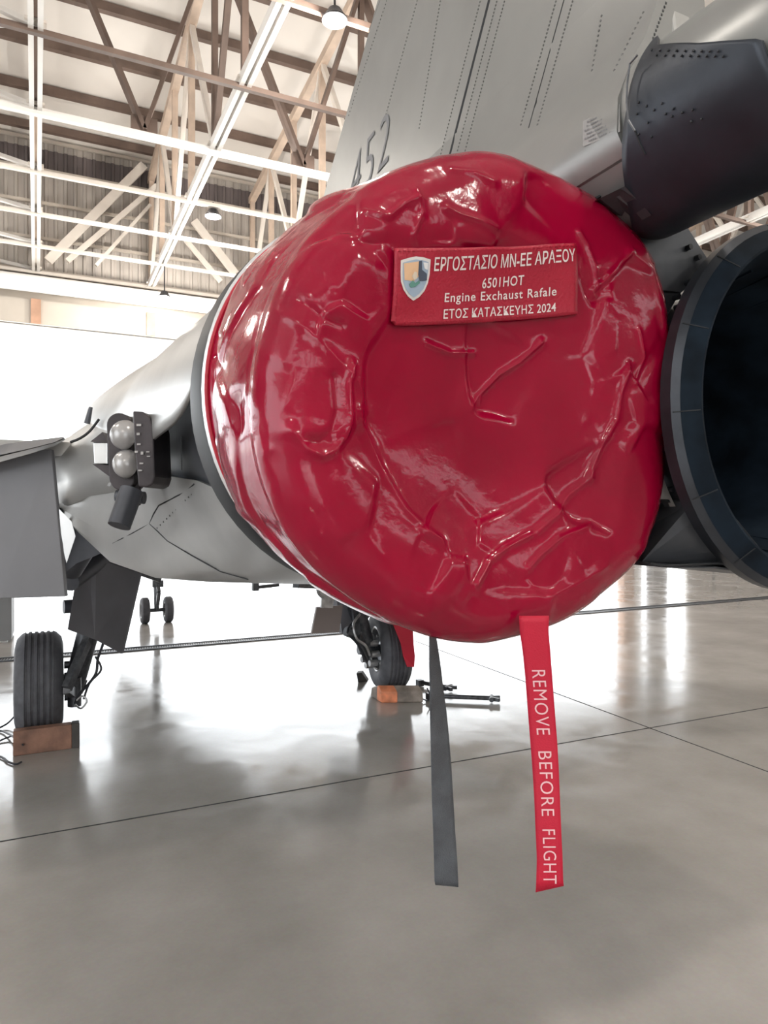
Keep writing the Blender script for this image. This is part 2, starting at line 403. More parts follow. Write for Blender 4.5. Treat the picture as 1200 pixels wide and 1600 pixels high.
# ================================================================== AIRCRAFT
UC = 1.42                       # centreline
LE, RE = Vector((.92, 0, 2.03)), Vector((1.94, 0, 2.01))
jet = empty('fighter_jet', (UC, 6, 0), 'grey twin-engined fighter jet seen from behind, parked on the polished hangar floor', 'aircraft')

def ringpts(cu, cz, ru, rz, v, n=48, p=2.0):
    out = []
    for i in range(n):
        a = 2 * math.pi * i / n; c_, s_ = math.cos(a), math.sin(a)
        out.append(Vector((cu + ru * math.copysign(abs(c_) ** (2 / p), c_), v, cz + rz * math.copysign(abs(s_) ** (2 / p), s_))))
    return out
# left nacelle (dark core)
rings = [ringpts(cu, cz, ru, rz, v, 64, p) for v, cu, cz, ru, rz, p in (
    (1.90, .94, 2.05, .525, .525, 2), (2.1, .94, 2.05, .505, .505, 2), (2.5, .94, 2.05, .485, .485, 2), (3.0, .96, 2.05, .52, .50, 2), (3.6, 1.0, 2.04, .62, .54, 2),
    (4.2, 1.05, 2.0, .80, .60, 2.3), (5.5, 1.1, 1.98, .88, .58, 2.4))]
MB().loft(rings).build('engine_nacelle', M['titan'], jet, smooth=True)
# light upper skin shell on the left nacelle, with the curved aft-lower edge seen in the photo
def edge_ang(v): return interp(v, [(1.96, 173), (2.05, 178), (2.15, 181.5), (2.3, 184), (2.7, 186), (3.2, 188), (4.6, 192)])
sh = []
for v in np.linspace(1.96, 4.7, 26):
    row = []
    cu = interp(v, [(1.9, .94), (2.5, .94), (3, .95), (3.6, .97), (4.2, 1.0), (5, 1.05)])
    rl = interp(v, [(1.9, .565), (2.5, .60), (3, .64), (3.6, .70), (4.2, .84), (5, 1.0)])
    rz = interp(v, [(1.9, .535), (2.5, .56), (3, .60), (3.6, .63), (4.2, .66), (5, .70)])
    e = edge_ang(v)
    for k in range(37):
        a = math.radians(20 + (e - 20) * k / 36)
        row.append(Vector((cu + rl * math.cos(a), v, 2.04 + rz * math.sin(a))))
    sh.append(row)
MB().loft(sh, closed=False).build('upper_engine_skin', M['bare'], jet, smooth=True, solid=.012)
# ring behind the cover
MB().lathe((.925, 1.87, 2.047), (0, 1, 0), [(0, .48), (0, .560), (.02, .568), (.13, .572), (.13, .50)], 72).build('tail_ring', M['black'], jet, smooth=True)
MB().lathe((.925, 1.862, 2.047), (0, 1, 0), [(0, .50), (0, .558), (.006, .566), (.014, .560)], 72).build('ring_edge', M['edge'], jet, smooth=True)
# hot nozzle under the cover
MB().lathe((.93, 1.50, 2.03), (0, 1, 0), [(.30, .30), (.02, .33), (0, .35), (.01, .38), (.35, .46)], 48).build('exhaust_nozzle', M['petal'], jet, smooth=True)

# lower wing-root fairing, left
top = [(376, 785, 2.0), (343, 766, 2.3), (308, 751, 2.6), (245, 741, 3.1), (180, 752, 3.6), (120, 766, 4.1), (91, 785, 4.3)]
mid = [(400, 820, 2.0), (372, 818, 2.3), (330, 812, 2.65), (265, 806, 3.1), (200, 802, 3.55), (142, 795, 3.95), (91, 788, 4.25)]
mi2 = [(438, 862, 2.0), (405, 864, 2.25), (360, 864, 2.65), (292, 862, 3.05), (220, 852, 3.5), (155, 828, 3.85), (93, 792, 4.22)]
bot = [(482, 892, 2.0), (442, 903, 2.25), (392, 911, 2.6), (322, 909, 3.0), (243, 903, 3.45), (172, 878, 3.8), (112, 822, 4.15)]
rows = [[at(a, b, v=c_) for a, b, c_ in r] for r in (top, mid, mi2, bot)]
inner = [Vector((1.15, p.y, p.z - .03)) for p in rows[3]]
upin = [Vector((.90, p.y, p.z - .04)) for p in rows[0]]
secs = []
for i in range(7):
    secs.append([rows[0][i], lerp(rows[0][i], rows[1][i], .5) + Vector((-.006, 0, 0)), rows[1][i], lerp(rows[1][i], rows[2][i], .5) + Vector((-.010, 0, -.006)), rows[2][i],
                 lerp(rows[2][i], rows[3][i], .5) + Vector((-.010, 0, -.012)), rows[3][i], lerp(rows[3][i], inner[i], .3), inner[i], upin[i]])
FAIR = MB().loft(secs); FAIR.build('lower_fairing', M['bare'], jet, smooth=True, angle=50)
def onf(px, py):   # depth on the fairing by image column, a touch nearer
    v = interp(px, [(91, 4.22), (155, 3.85), (220, 3.5), (292, 3.05), (360, 2.65), (405, 2.25), (438, 2.0)])
    return at(px, py, v=v - .03)
def seam(pts, w=.007, nm='panel_seam'):
    MB().tube(pts, w / 2, 5).build(nm, M['seam'], jet)
def bv0(mb): return BVHTree.FromPolygons([tuple(p) for p in mb.v], mb.f)
FT = bv0(FAIR)
def fcast(px, py, off=.0):
    d = ray(px, py).normalized(); h = FT.ray_cast(CAM, d)
    return (h[0] - d * off) if h[0] is not None else onf(px, py)
def fline(pts, w=.007):
    q = []
    for a, b in zip(pts, pts[1:]):
        for i in range(6): q.append(fcast(lerp(a[0], b[0], i / 6), lerp(a[1], b[1], i / 6)))
    q.append(fcast(*pts[-1])); MB().tube(q, w / 2, 5).build('panel_seam', M['seam'], jet)
fline(((304, 756), (290, 768), (248, 790), (240, 803), (234, 818)))
fline(((234, 818), (205, 834), (176, 849)), .005)
fline(((234, 818), (262, 845), (300, 868), (345, 893), (388, 905)))
# front facet lip and hollow of the fairing
MB().prism([at(*p) if False else at(p[0], p[1], v=4.18) for p in ((91, 792), (132, 812), (142, 826), (108, 815))], (0, .03, 0)).build('fairing_slot', M['seam'], jet)
MB().prism([at(a, b, v=4.2) for a, b in ((92, 792), (112, 812), (150, 822), (185, 852), (150, 868), (120, 880), (104, 893))], (0.02, .5, 0)).build('gear_bay_wall', M['titan'], jet)
MB().prism([at(a, b, v=4.1) for a, b in ((92, 795), (112, 815), (118, 838), (104, 880), (97, 850))], (0.0, .03, 0)).build('fairing_lip', M['edge'], jet)
MB().cyl(at(135, 838, v=4.4), at(108, 890, v=4.6), .09, .075, 20).build('actuator_body', M['titan'], jet, smooth=True)
# rivet dots on fairing
rm = MB()
for t in range(12):
    p = fcast(lerp(300, 246, t / 11), lerp(772, 825, t / 11)); rm.box(p, (.007, .007, .007))
rm.build('rivet', M['rivet'], jet, kind='stuff')

# dark hinge fairing between skin and lower fairing is the titanium core; its vertical seam
seam([at(x, y, Y=2.35) for x, y in ((283, 683), (284, 735))], .004)

# countermeasure pod on the nacelle flank (two dark rounded plates, two domes)
def capsule_plate(cx, cy, w, h, Y, lean=0, n=12, half=None):
    pts = []
    for i in range(2 * n + 2):
        a = math.pi * (i if i <= n else i - 1) / n
        sgn = 1 if i <= n else -1
        x = cx + w / 2 * math.cos(a); y = cy - sgn * (h / 2 - w / 2) - w / 2 * math.sin(a)
        x += lean * (y - cy) / h
        if half == 'r': x = max(x, cx - w * .15)
        if half == 'l': x = min(x, cx + w * .2)
        pts.append(at(x, y, Y=Y))
    return pts
pod = MB().prism(capsule_plate(188, 706, 40, 122, 2.86, 6), FWD * .14).build('flare_dispenser', M['bracket'], jet, bevel=.006)
MB().prism([at(x, y, Y=2.50) for x, y in ((207, 642), (222, 643), (234, 652), (239, 668), (242, 745), (238, 757), (228, 762), (216, 760), (210, 700))], FWD * .20).build('dispenser_cover', M['bracket'], pod, bevel=.006)
for (x, y, r) in ((196, 680, .062), (199, 725, .060)):
    MB().sphere(at(x, y, Y=2.84), r, 24, half=True, ax=(-.75, -.6, .12), sc=.95).build('sensor_dome', M['dome'], pod, smooth=True)
MB().prism([at(x, y, Y=2.98) for x, y in ((145, 691), (168, 691), (168, 725), (147, 725))], FWD * .12).build('sensor_box', M['edge'], pod, bevel=.004)
for tri in (((141, 690), (160, 675), (170, 692)), ((144, 725), (171, 727), (170, 744))):
    MB().prism([at(x, y, Y=2.97) for x, y in tri], FWD * .14).build('box_flange', M['bracket'], pod)
MB().cyl(at(206, 766, Y=2.86), at(186, 822, Y=2.80), .047, .045, 24).build('ejector_tube', M['titan'], pod, smooth=True)
MB().cyl(at(182, 775, Y=2.9), at(226, 778, Y=2.9), .026, n=16).build('tube_arm', M['titan'], pod, smooth=True)
MB().box(at(205, 772, Y=2.95), (.07, .12, .10)).build('pod_foot', M['bracket'], pod, bevel=.01)
mk = MB()
for (x, y, w, h) in ((217, 664, 7, 6), (216, 678, 5, 6), (217, 694, 6, 4), (213, 706, 5, 5), (222, 708, 4, 8), (231, 706, 5, 3), (232, 713, 5, 3), (221, 724, 6, 4), (219, 735, 6, 4)):
    p = at(x, y, Y=2.495); s_ = 2.495 / 1080
    mk.bar(p - RGT * w * s_ / 2, p + RGT * w * s_ / 2, h * s_ * .6, .002, up=tuple(FWD))
mk.build('plate_marking', M['dome'], pod, kind='stuff')

# fuselage: body from nacelle front to nose (mostly hidden behind the cover)
fr = []
for v, hw, zc, hh in ((2.3, .62, 2.0, .40), (3.4, .78, 2.0, .42), (4.7, 1.12, 1.97, .50), (6.5, 1.13, 2.0, .52), (9.2, 1.05, 2.05, .55), (10.5, .62, 2.08, .58), (12.5, .52, 2.15, .62), (14.5, .38, 2.1, .42), (16.4, .05, 1.95, .06)):
    fr.append(ringpts(UC, zc, hw, hh, v, 40, 3.0 if v < 10 else 2.2))
MB().loft(fr).build('fuselage', M['paint2'], jet, smooth=True)
cn = []
for v, hw, zc, hh in ((9.6, .05, 2.6, .05), (10.4, .30, 2.66, .28), (11.6, .36, 2.72, .36), (12.8, .28, 2.55, .30), (13.6, .04, 2.4, .05)):
    cn.append(ringpts(UC, zc, hw, hh, v, 24))
MB().loft(cn).build('canopy', M['black'], jet, smooth=True)
# wings (delta), left one shows edge-on behind the elevon
for sgn in (-1, 1):
    r0, r1 = UC + sgn * 1.12, UC + sgn * 5.3
    pts = [(r0, 4.25), (r0, 9.6), (r1, 4.9), (r1, 4.15)]
    w = MB()
    w.add([(x, y, 2.11) for x, y in pts] + [(x, y, 2.03 if i in (0,) else 2.06) for i, (x, y) in enumerate(pts)],
          [(0, 1, 2, 3), (7, 6, 5, 4), (0, 4, 5, 1), (1, 5, 6, 2), (2, 6, 7, 3), (3, 7, 4, 0)])
    w.build('wing', M['paint2'], jet)
# elevon drooped, left
el = [at(-150, 722, Y=3.72), at(80, 702, Y=3.74), at(102, 932, Y=3.66), at(0, 935, Y=3.64), at(-150, 937, Y=3.62)]
MB().prism(el, FWD * .035).build('elevon', M['slab'], jet, bevel=.004)
# white curved trailing edge fairing above the elevon
cr = []
for x, yt, yb in ((-60, 716, 738), (0, 705, 722), (50, 694, 708), (85, 687, 697), (102, 684, 687)):
    cr.append([at(x, yt, Y=3.75), at(x, (yt + yb) / 2, Y=3.6), at(x, yb, Y=3.62), at(x, yb, Y=3.9)])
MB().loft(cr).build('elevon_hinge_fairing', M['edge'], jet, smooth=True)
cr = []
for x, yt, yb in ((-60, 705, 722), (0, 695, 712), (50, 688, 701), (85, 684, 692), (100, 682, 685)):
    cr.append([at(x, yt, Y=3.72), at(x, yb - 1, Y=3.585), at(x, yb, Y=3.7)])
MB().loft(cr).build('hinge_gap', M['slab'], jet, smooth=True)
# right elevon
MB().box((3.4, 4.1, 1.7), (1.9, .05, .75)).build('elevon', M['slab'], jet, bevel=.004)
# light fuselage side between elevon and pod
sd = []
for x, yt, yb, Y in ((82, 696, 800, 3.9), (110, 684, 790, 3.75), (140, 664, 775, 3.6), (175, 640, 770, 3.4), (215, 600, 762, 3.15)):
    sd.append([at(x, yt, Y=Y + .25), at(x, lerp(yt, yb, .25), Y=Y + .03), at(x, lerp(yt, yb, .6), Y=Y), at(x, yb, Y=Y + .03)])
MB().loft(sd, closed=False).build('side_skin', M['bare'], jet, smooth=True, solid=.02)
seam([at(x, y, Y=3.6) for x, y in ((110, 691), (125, 685), (140, 674), (155, 655))], .014)
MB().cyl(at(136, 662, Y=3.7), at(142, 636, Y=3.7), .016, .010, 8).build('antenna_blade', M['titan'], jet)

# ---- vertical fin
def finpt(v, z, u): return Vector((u, v, z))
FL = 1.35
def F(px, py): p = at(px, py, u=FL); return (p.y, p.z)
le0, le1 = F(490, 335), F(580, 0)
slope = (le1[1] - le0[1]) / (le1[0] - le0[0])
le_top = (le1[0] - .75, le1[1] - .75 * slope)
te0 = F(1038, 45)
fl_ = []
for v in np.linspace(1.235, 4.4, 10):
    fl_.append([Vector((FL - .004, v, 3.12)), Vector((1.335, v, 2.97)), Vector((1.30, v, 2.88)), Vector((1.245, v, 2.79)), Vector((1.208, v, 2.70)), Vector((1.205, v, 2.62)), Vector((1.235, v, 2.57)), Vector((1.33, v, 2.54)),
               Vector((1.51, v, 2.54)), Vector((1.605, v, 2.57)), Vector((1.635, v, 2.62)), Vector((1.632, v, 2.70)), Vector((1.595, v, 2.79)), Vector((1.54, v, 2.88)), Vector((1.505, v, 2.97)), Vector((1.494, v, 3.12))])
FIL = MB().loft(fl_); FIL.build('fin_root_fillet', M['paint'], jet, smooth=True)
outl = [(le0[0] + .9, le0[1] + .9 * slope), le0, le_top, (le_top[0] - .85, le_top[1] + .05), (te0[0] + .05, te0[1] + .35), te0, (te0[0] + .2, 2.6), (le0[0] + .9, 2.45)]
fin = MB(); n = len(outl)
th = [0.004, .004, .004, .004, .010, .02, .06, .05]
fin.prism([(FL + .035, v, z) for v, z in outl], (.07, 0, 0))
# main body slightly inset so that leading edge reads as a separate strip
fb = MB().prism([(FL, v, z) for v, z in [(le0[0] + .78, le0[1] + .78 * slope), (le0[0] - .10, le0[1] + .0), (le_top[0] - .12, le_top[1]), (le_top[0] - .80, le_top[1] + .03), (te0[0] + .10, te0[1] + .34), (te0[0] + .03, te0[1] + .02), (te0[0] + .22, 2.6), (le0[0] + .78, 2.45)]], (.14, 0, 0))
fb.build('tail_fin', M['paint'], jet, bevel=.012)
fin.build('fin_edge', M['paint2'], jet, bevel=.01)
def bv(mb): return BVHTree.FromPolygons([tuple(p) for p in mb.v], mb.f)
def cast(px, py, trees, off=.002):
    d = ray(px, py).normalized(); best = None
    for t in trees:
        h = t.ray_cast(CAM, d)
        if h[0] is not None and (best is None or h[3] < best[3]): best = h
    if best is None: return None
    n_ = best[1]; n_ = -n_ if n_.dot(d) > 0 else n_
    return best[0] + n_ * off
def skinline(pts, w, trees, nm, m, par, seg=10, off=.0005):
    q = []
    for a, b in zip(pts, pts[1:]):
        for i in range(seg): q.append(cast(lerp(a[0], b[0], i / seg), lerp(a[1], b[1], i / seg), trees, off))
    q.append(cast(*pts[-1], trees, off)); q = [p for p in q if p is not None]
    if len(q) > 1: return MB().tube(q, w / 2, 5).build(nm, M[m], par)
FINT = [bv(fb), bv(FIL)]
def fseam(p, q, w=.012, nm='fin_seam', m='seam'): skinline([p, q], w, FINT, nm, m, jet, 14, -w * .25)
fseam((770, -22), (703, 242), .016); fseam((884, -10), (826, 200), .006)
fseam((560, 90), (528, 190), .003); fseam((596, -5), (560, 90), .003)
fseam((528, 190), (500, 318), .004)
# rivet rows
rv = MB()
def rrow(p, q, n_):
    for i in range(n_):
        t = i / (n_ - 1); c_ = cast(lerp(p[0], q[0], t), lerp(p[1], q[1], t), FINT, .0)
        if c_ is None: continue
        rv.cyl(c_ + Vector((-.0015, 0, 0)), c_ + Vector((.002, 0, 0)), .0034, n=6)
for off in (12, 24): rrow((770 + off, -20), (703 + off, 235), 46)
rrow((770 - 14, -20), (703 - 14, 240), 46)
for off in (-12, 14): rrow((884 + off, -10), (826 + off, 195), 34)
rrow((655, -10), (600, 190), 36); rrow((690, -10), (655, 200), 36); rrow((608, -10), (545, 180), 34); rrow((1040, 5), (1020, 60), 10)
rrow((940, 25), (925, 110), 12); rrow((1005, 20), (960, 110), 12)
rv.build('rivet', M['rivet'], jet, kind='stuff')
# digits
tv, tf = text_mesh('452', 4, -.012, 1.12)
o_ = at(546, 323, u=FL - .003)
e1 = at(606, 252, u=FL - .003) - o_; e2 = Vector((0, -.035, .225))
MB().add([o_ + e1 * x * 1.0 + e2 * y for x, y in tv], tf).build('fin_number', M['mark'], jet)
# stencil data block near the pod

# ---- fin-base pod and spine
PZ, PR = 2.67, .205
pp = [(4.6, .20), (3.5, .205), (2.2, PR), (1.2, PR), (.9, .20), (.72, .185), (.62, .12), (.58, .01)]
MB().lathe((UC, 0, PZ), (0, 1, 0), pp, 56).build('tail_pod', M['paint'], jet, smooth=True)
# fillet between fin and pod
sb = MB()
POD = MB().lathe((UC, 0, PZ), (0, 1, 0), pp, 56); FINT.append(bv(POD))
A_, B_, C2 = cast(912, 190, FINT, .003), cast(970, 163, FINT, .003), cast(912, 230, FINT, .003)
ex, ey = B_ - A_, C2 - A_
sb.add([A_, B_, B_ + ey, C2], [(0, 1, 2, 3)])
db = sb.build('data_plate', mat('plate_grey', (.27, .265, .26), .6), jet)
lm = MB()
for i in range(6):
    t = .10 + i * .15
    x0, x1 = (.06, .94) if i % 2 == 0 else (.12, .80)
    a = A_ + ex * x0 + ey * t + Vector((-.002, 0, 0)); b = A_ + ex * x1 + ey * t + Vector((-.002, 0, 0)); c2 = ey * .06
    k = 12
    for j in range(k):
        if (j * 7 + i * 3) % 5 == 0: continue
        p, q = lerp(a, b, j / k), lerp(a, b, (j + .75) / k); lm.add([p, q, q + c2, p + c2], [(0, 1, 2, 3)])
lm.build('stencil_text', M['mark'], db, kind='stuff')
# dark heat shield wrapped on the pod's underside
hs = MB(); nv, na = 60, 90; R2 = PR + .012; grid = {}; vs = []
def thmin(v): return interp(v, [(.60, 225), (.86, 217), (.872, 194), (1.0, 176), (1.13, 154), (1.3, 130)])
def vmax(a): return interp(a, [(130, 1.16), (160, 1.18), (185, 1.20), (222, 1.262), (240, 1.30), (262, 1.36), (300, 1.36), (330, 1.3)])
rows_ = []
for i in range(na + 1):
    t = i / na; rr = []
    a = 140 + (330 - 140) * t
    v1 = vmax(a)
    v0 = .60 if a > 225 else interp(a, [(140, 1.155), (154, 1.13), (176, 1.0), (194, .872), (217, .86), (225, .60)])
    for k in range(21):
        v = lerp(v0, v1, k / 20); r_ = interp(v, [(.58, .03), (.62, .135), (.72, .20), (.9, .213), (1.3, R2)])
        rr.append(Vector((UC + r_ * math.cos(math.radians(a)), v, PZ + r_ * math.sin(math.radians(a)))))
    rows_.append(rr)
hsd = MB().loft(rows_, closed=False).build('heat_shield', M['dark'], jet, smooth=True, solid=.01)
def onpod(px, py, R=R2 + .005):
    d = ray(px, py); A = d.x ** 2 + d.z ** 2; B = 2 * (d.x * (-UC) + d.z * (1.72 - PZ)); Cc = UC * UC + (1.72 - PZ) ** 2 - R * R
    D = B * B - 4 * A * Cc
    return CAM + d * ((-B - math.sqrt(max(D, 0))) / 2 / A)
rv = MB()
for x in range(1018, 1130, 13):
    for dy in (0, 8): 
        p = onpod(x + dy, 78 + dy + (x - 1018) * .02); rv.sphere(p, .003, 6)
for (x, y) in ((998, 160), (1010, 166), (1022, 172), (1034, 162), (1040, 178), (1052, 170), (1066, 176), (1082, 172), (995, 178), (1012, 192), (1050, 182), (998, 210), (1018, 214), (1080, 190), (1096, 186)):
    rv.sphere(onpod(x, y), .003, 6)
rv.build('rivet', M['black'], hsd, kind='stuff')
seam([onpod(x, y) for x, y in ((992, 204), (1000, 225), (1008, 242))], .005)
# thin wire hanging beside the shield
wp = [at(x, y, u=1.18) for x, y in ((996, 86), (984, 100), (980, 130), (979, 160), (982, 188), (992, 205))]
MB().tube(wp, .0025, 6).build('bonding_wire', M['gear'], jet)
# gap line under the spine
seam([at(x, y, v=1.36) for x, y in ((915, 318), (945, 303), (975, 290))], .008)

# ---- plates between the engines
def plate(name, pts, v, m, th=.03, lab=None):
    q = [at(x, y, v=(q[0] if q else v)) for x, y, *q in pts]; out = []
    for a, b in zip(q, q[1:] + q[:1]):
        for i in range(8):
            p = lerp(a, b, i / 8); dx, dz = p.x - 1.94, p.z - 2.015; r = math.hypot(dx, dz)
            if r < .474: p = Vector((1.94 + dx * .474 / r, p.y, 2.015 + dz * .474 / r))
            out.append(p)
    o = MB().prism(out, (0, th, 0)).build(name, M[m], jet)
    return o
plate('upper_tail_plate', ((900, 330, 1.5), (925, 316, 1.34), (976, 291, 1.26), (1018, 336, 1.26), (1010, 352, 1.33), (990, 400, 1.5)), 1.40, 'darkp')
p2 = plate('tail_plate', ((940, 380), (985, 348), (1014, 336), (1062, 336), (1107, 407), (1079, 458), (1020, 452), (960, 452)), 1.38, 'darkp')
p3 = plate('lower_tail_plate', ((960, 455), (1079, 459), (1068, 540), (1060, 640), (1066, 780), (960, 780)), 1.385, 'darkp')
plate('light_tail_plate', ((1000, 690), (1046, 692), (1068, 779), (1000, 781)), 1.375, 'paint2', .02)
rv = MB()
for (x, y) in ((992, 365), (1080, 385), (1094, 401), (1078, 440), (1062, 463), (1064, 478), (1032, 727), (1034, 708), (1046, 728), (1026, 762), (1052, 765), (1040, 700)):
    p = at(x, y, v=1.365); rv.cyl(p, p + Vector((0, .02, 0)), .008, n=8)
rv.build('rivet', M['black'], p2, kind='stuff')
# forward mass between engines (closes view)
MB().box((1.42, 2.6, 2.25), (.42, 2.2, .5)).build('engine_bay_wall', M['darkp'], jet)

# ---- right engine
ro = Vector((1.94, 1.25, 2.015))
rn = [ringpts(1.94, 2.03, .50, .49, 1.75, 56), ringpts(1.92, 2.03, .54, .50, 2.2, 56), ringpts(1.86, 2.03, .70, .50, 3.4, 56), ringpts(1.78, 2.02, .85, .52, 5.4, 56)]
MB().loft(rn, caps=False).build('engine_nacelle', M['titan'], jet, smooth=True)
noz = MB().lathe(ro, (0, 1, 0), [(.55, .42), (.14, .455), (.07, .480), (.05, .524), (.015, .526), (.0, .506)], 80).build('exhaust_nozzle', M['petal'], jet, smooth=True)
MB().lathe(ro, (0, 1, 0), [(0.0, .508), (-.03, .468), (-.028, .460), (.02, .452), (.06, .425), (.40, .37), (.9, .32), (1.1, .28)], 80).build('nozzle_throat', M['inner'], noz, smooth=True)
for i in range(14):
    a = 2 * math.pi * i / 14 + .08; ca, sa = math.cos(a), math.sin(a)
    p = ro + Vector((.522 * ca, .012, .522 * sa)); q = ro + Vector((.470 * ca, -.028, .470 * sa))
    MB().bar(p, q, .003, .004, up=(0, 1, 0)).build('petal_seam', M['seam'], noz)
for i in range(20):
    a = 2 * math.pi * i / 20; ca, sa = math.cos(a), math.sin(a)
    p = ro + Vector((.420 * ca, .08, .420 * sa)); q = ro + Vector((.335 * ca, .75, .335 * sa))
    MB().bar(p, q, .008, .012, up=(ca, 0, sa)).build('inner_petal', M['inner'], noz)
MB().lathe(ro + Vector((0, 1.1, 0)), (0, 1, 0), [(0, .001), (0, .275)], 40).build('flame_holder', M['black'], noz)
# lower fairing under the right engine
lo = [at(1005, 783, v=1.50)] + [Vector((1.94 + .465 * math.cos(math.radians(a)), 1.31, 2.015 + .465 * math.sin(math.radians(a)))) for a in range(214, 330, 6)] + [Vector((2.6, 1.31, 1.76)), Vector((2.6, 1.31, 1.51)), Vector((1.94, 1.31, 1.525)), at(1120, 889, v=1.31), at(1040, 887, v=1.31), at(1000, 878, v=1.42), at(975, 868, v=1.52), at(985, 840, v=1.52)]
MB().prism(lo, (0, .6, 0)).build('under_engine_fairing', M['darkp'], jet, bevel=.015)
seam([at(x, y, v=1.295) for x, y in ((1016, 880), (1030, 883), (1048, 886))], .005, 'bright_strip')
seam([at(x, y, v=1.30) for x, y in ((1040, 884), (1120, 880), (1200, 882))], .006)
seam([at(x, y, v=1.30) for x, y in ((1100, 783), (1150, 812), (1185, 855))], .004)

# ---- landing gear
def wheel(c, R, wd, parent, axis=(1, 0, 0), nm='main_wheel'):
    c = Vector(c); h = wd / 2
    prof = [(-h * .80, R * .52), (-h * .96, R * .62), (-h, R * .74), (-h * .93, R * .87), (-h * .72, R * .965)]
    for x in (-.5, -.25, 0, .25, .5):
        prof += [(h * (x - .07), R), (h * (x - .05), R - .010), (h * (x + .05), R - .010), (h * (x + .07), R)]
    prof += [(h * .72, R * .965), (h * .93, R * .87), (h, R * .74), (h * .96, R * .62), (h * .80, R * .52)]
    ty = MB().lathe(c, axis, prof, 64).build('tyre', M['tyre'], parent, smooth=True, angle=30)
    rim = MB().lathe(c, axis, [(-h * .80, R * .53), (-h * .86, R * .50), (-h * .5, R * .44), (-h * .35, R * .30), (-h * .6, R * .16), (-h * .62, .001)], 40)
    rim.lathe(c, axis, [(h * .80, R * .53), (h * .86, R * .50), (h * .5, R * .44), (h * .35, R * .30), (h * .6, R * .16), (h * .62, .001)], 40)
    rb = rim.build('wheel_hub', M['hub'], ty, smooth=True)
    MB().lathe(c, axis, [(-h * .82, R * .50), (-h * .90, R * .53), (-h * .84, R * .56)], 40).build('rim_edge', M['gearl'], ty, smooth=True)
    MB().lathe(c, axis, [(h * .82, R * .50), (h * .90, R * .53), (h * .84, R * .56)], 40).build('rim_edge', M['gearl'], ty, smooth=True)
    bt = MB(); d = Vector(axis).normalized(); q = d.orthogonal().normalized(); w = d.cross(q)
    for i in range(10):
        a = 2 * math.pi * i / 10; p = c + (q * math.cos(a) + w * math.sin(a)) * R * .38
        bt.cyl(p - d * h * .62, p + d * h * .62, .014, n=6)
    bt.build('hub_bolt', M['gearl'], ty, kind='stuff')
    return ty
# left main
wl = Vector((-.085, 6.0, .395)); wheel(wl, .395, .335, jet)
leg = MB().cyl((.16, 5.95, .36), (.30, 5.85, .95), .075, .085, 20)
leg.cyl((.30, 5.85, .90), (.52, 5.8, 1.6), .105, .12, 20); leg.cyl((.06, 6.0, .395), (.24, 5.98, .33), .055, n=16)
leg = leg.build('gear_leg', M['gear'], jet, smooth=True)
MB().bar((.16, 5.9, .30), (.10, 5.6, .42), .05, .07).build('torque_link', M['gear'], leg)
MB().bar((.26, 5.84, .74), (.10, 5.6, .42), .05, .07).build('torque_link', M['gear'], leg)
MB().cyl((.16, 5.86, .22), (.16, 5.86, .44), .05, n=14).build('brake_cylinder', M['gear'], leg, smooth=True)
for i in range(7):
    a = 2 * math.pi * i / 7; MB().cyl((.09, 6 + .13 * math.cos(a), .395 + .13 * math.sin(a)), (.15, 6 + .13 * math.cos(a), .395 + .13 * math.sin(a)), .028, n=10).build('brake_piston', M['gear'], leg)
MB().tube([(.34, 5.72, .95), (.36, 5.7, .75), (.32, 5.72, .6), (.30, 5.7, .48), (.20, 5.75, .34), (.16, 5.72, .27)], .010, 6).build('brake_hose', M['cable'], leg)
MB().tube([(.30, 5.7, .62), (.34, 5.68, .52), (.26, 5.7, .42), (.22, 5.72, .30)], .008, 6).build('brake_hose', M['cable'], leg)
MB().tube([(.16, 5.70, .27), (.20, 5.68, .24), (.24, 5.68, .29), (.21, 5.69, .33), (.17, 5.7, .30)], .007, 6).build('brake_hose', M['gearl'], leg)
MB().cyl((.08, 5.62, 1.02), (.2, 5.64, 1.02), .05, n=16).build('door_actuator', M['titan'], leg, smooth=True)
MB().cyl((.42, 5.7, 1.45), (.10, 5.3, 1.25), .09, n=16).build('side_brace', M['titan'], leg, smooth=True)
dl = [at(x, y, v=v_) for x, y, v_ in ((136, 866, 5.45), (150, 872, 5.45), (219, 896, 5.7), (190, 1022, 5.75), (148, 1000, 5.55), (105, 984, 5.4), (118, 905, 5.4))]
dl_o = MB().prism(dl, Vector((.02, .03, 0))).build('gear_door', M['door'], jet, bevel=.006)
for (x, y) in ((172, 885), (190, 891), (207, 897)):
    MB().box(at(x, y - 4, v=5.7), (.03, .05, .10)).build('door_hinge', M['gear'], dl_o)
MB().bar(at(165, 875, v=5.72), at(250, 905, v=5.85), .05, .05).build('door_rail', M['gear'], dl_o)
# right main
wr_ = Vector((2.95, 6.03, .395)); wheel(wr_, .395, .30, jet, axis=(1, -.18, 0))
leg = MB().cyl((2.70, 5.95, .42), (2.48, 5.85, 1.0), .07, .085, 20)
leg.cyl((2.48, 5.85, .95), (2.26, 5.8, 1.6), .12, .14, 20); leg.cyl((2.9, 6.0, .395), (2.62, 6.0, .42), .05, n=16)
leg = leg.build('gear_leg', M['gear'], jet, smooth=True)
MB().bar((2.66, 5.9, .36), (2.46, 5.66, .62), .05, .07).build('torque_link', M['gear'], leg)
MB().bar((2.50, 5.84, .92), (2.46, 5.66, .62), .05, .07).build('torque_link', M['gear'], leg)
for i in range(8):
    a = 2 * math.pi * i / 8; MB().cyl((2.68, 5.98 + .13 * math.cos(a), .395 + .13 * math.sin(a)), (2.76, 5.98 + .13 * math.cos(a), .395 + .13 * math.sin(a)), .03, n=10).build('brake_piston', M['gearl'], leg)
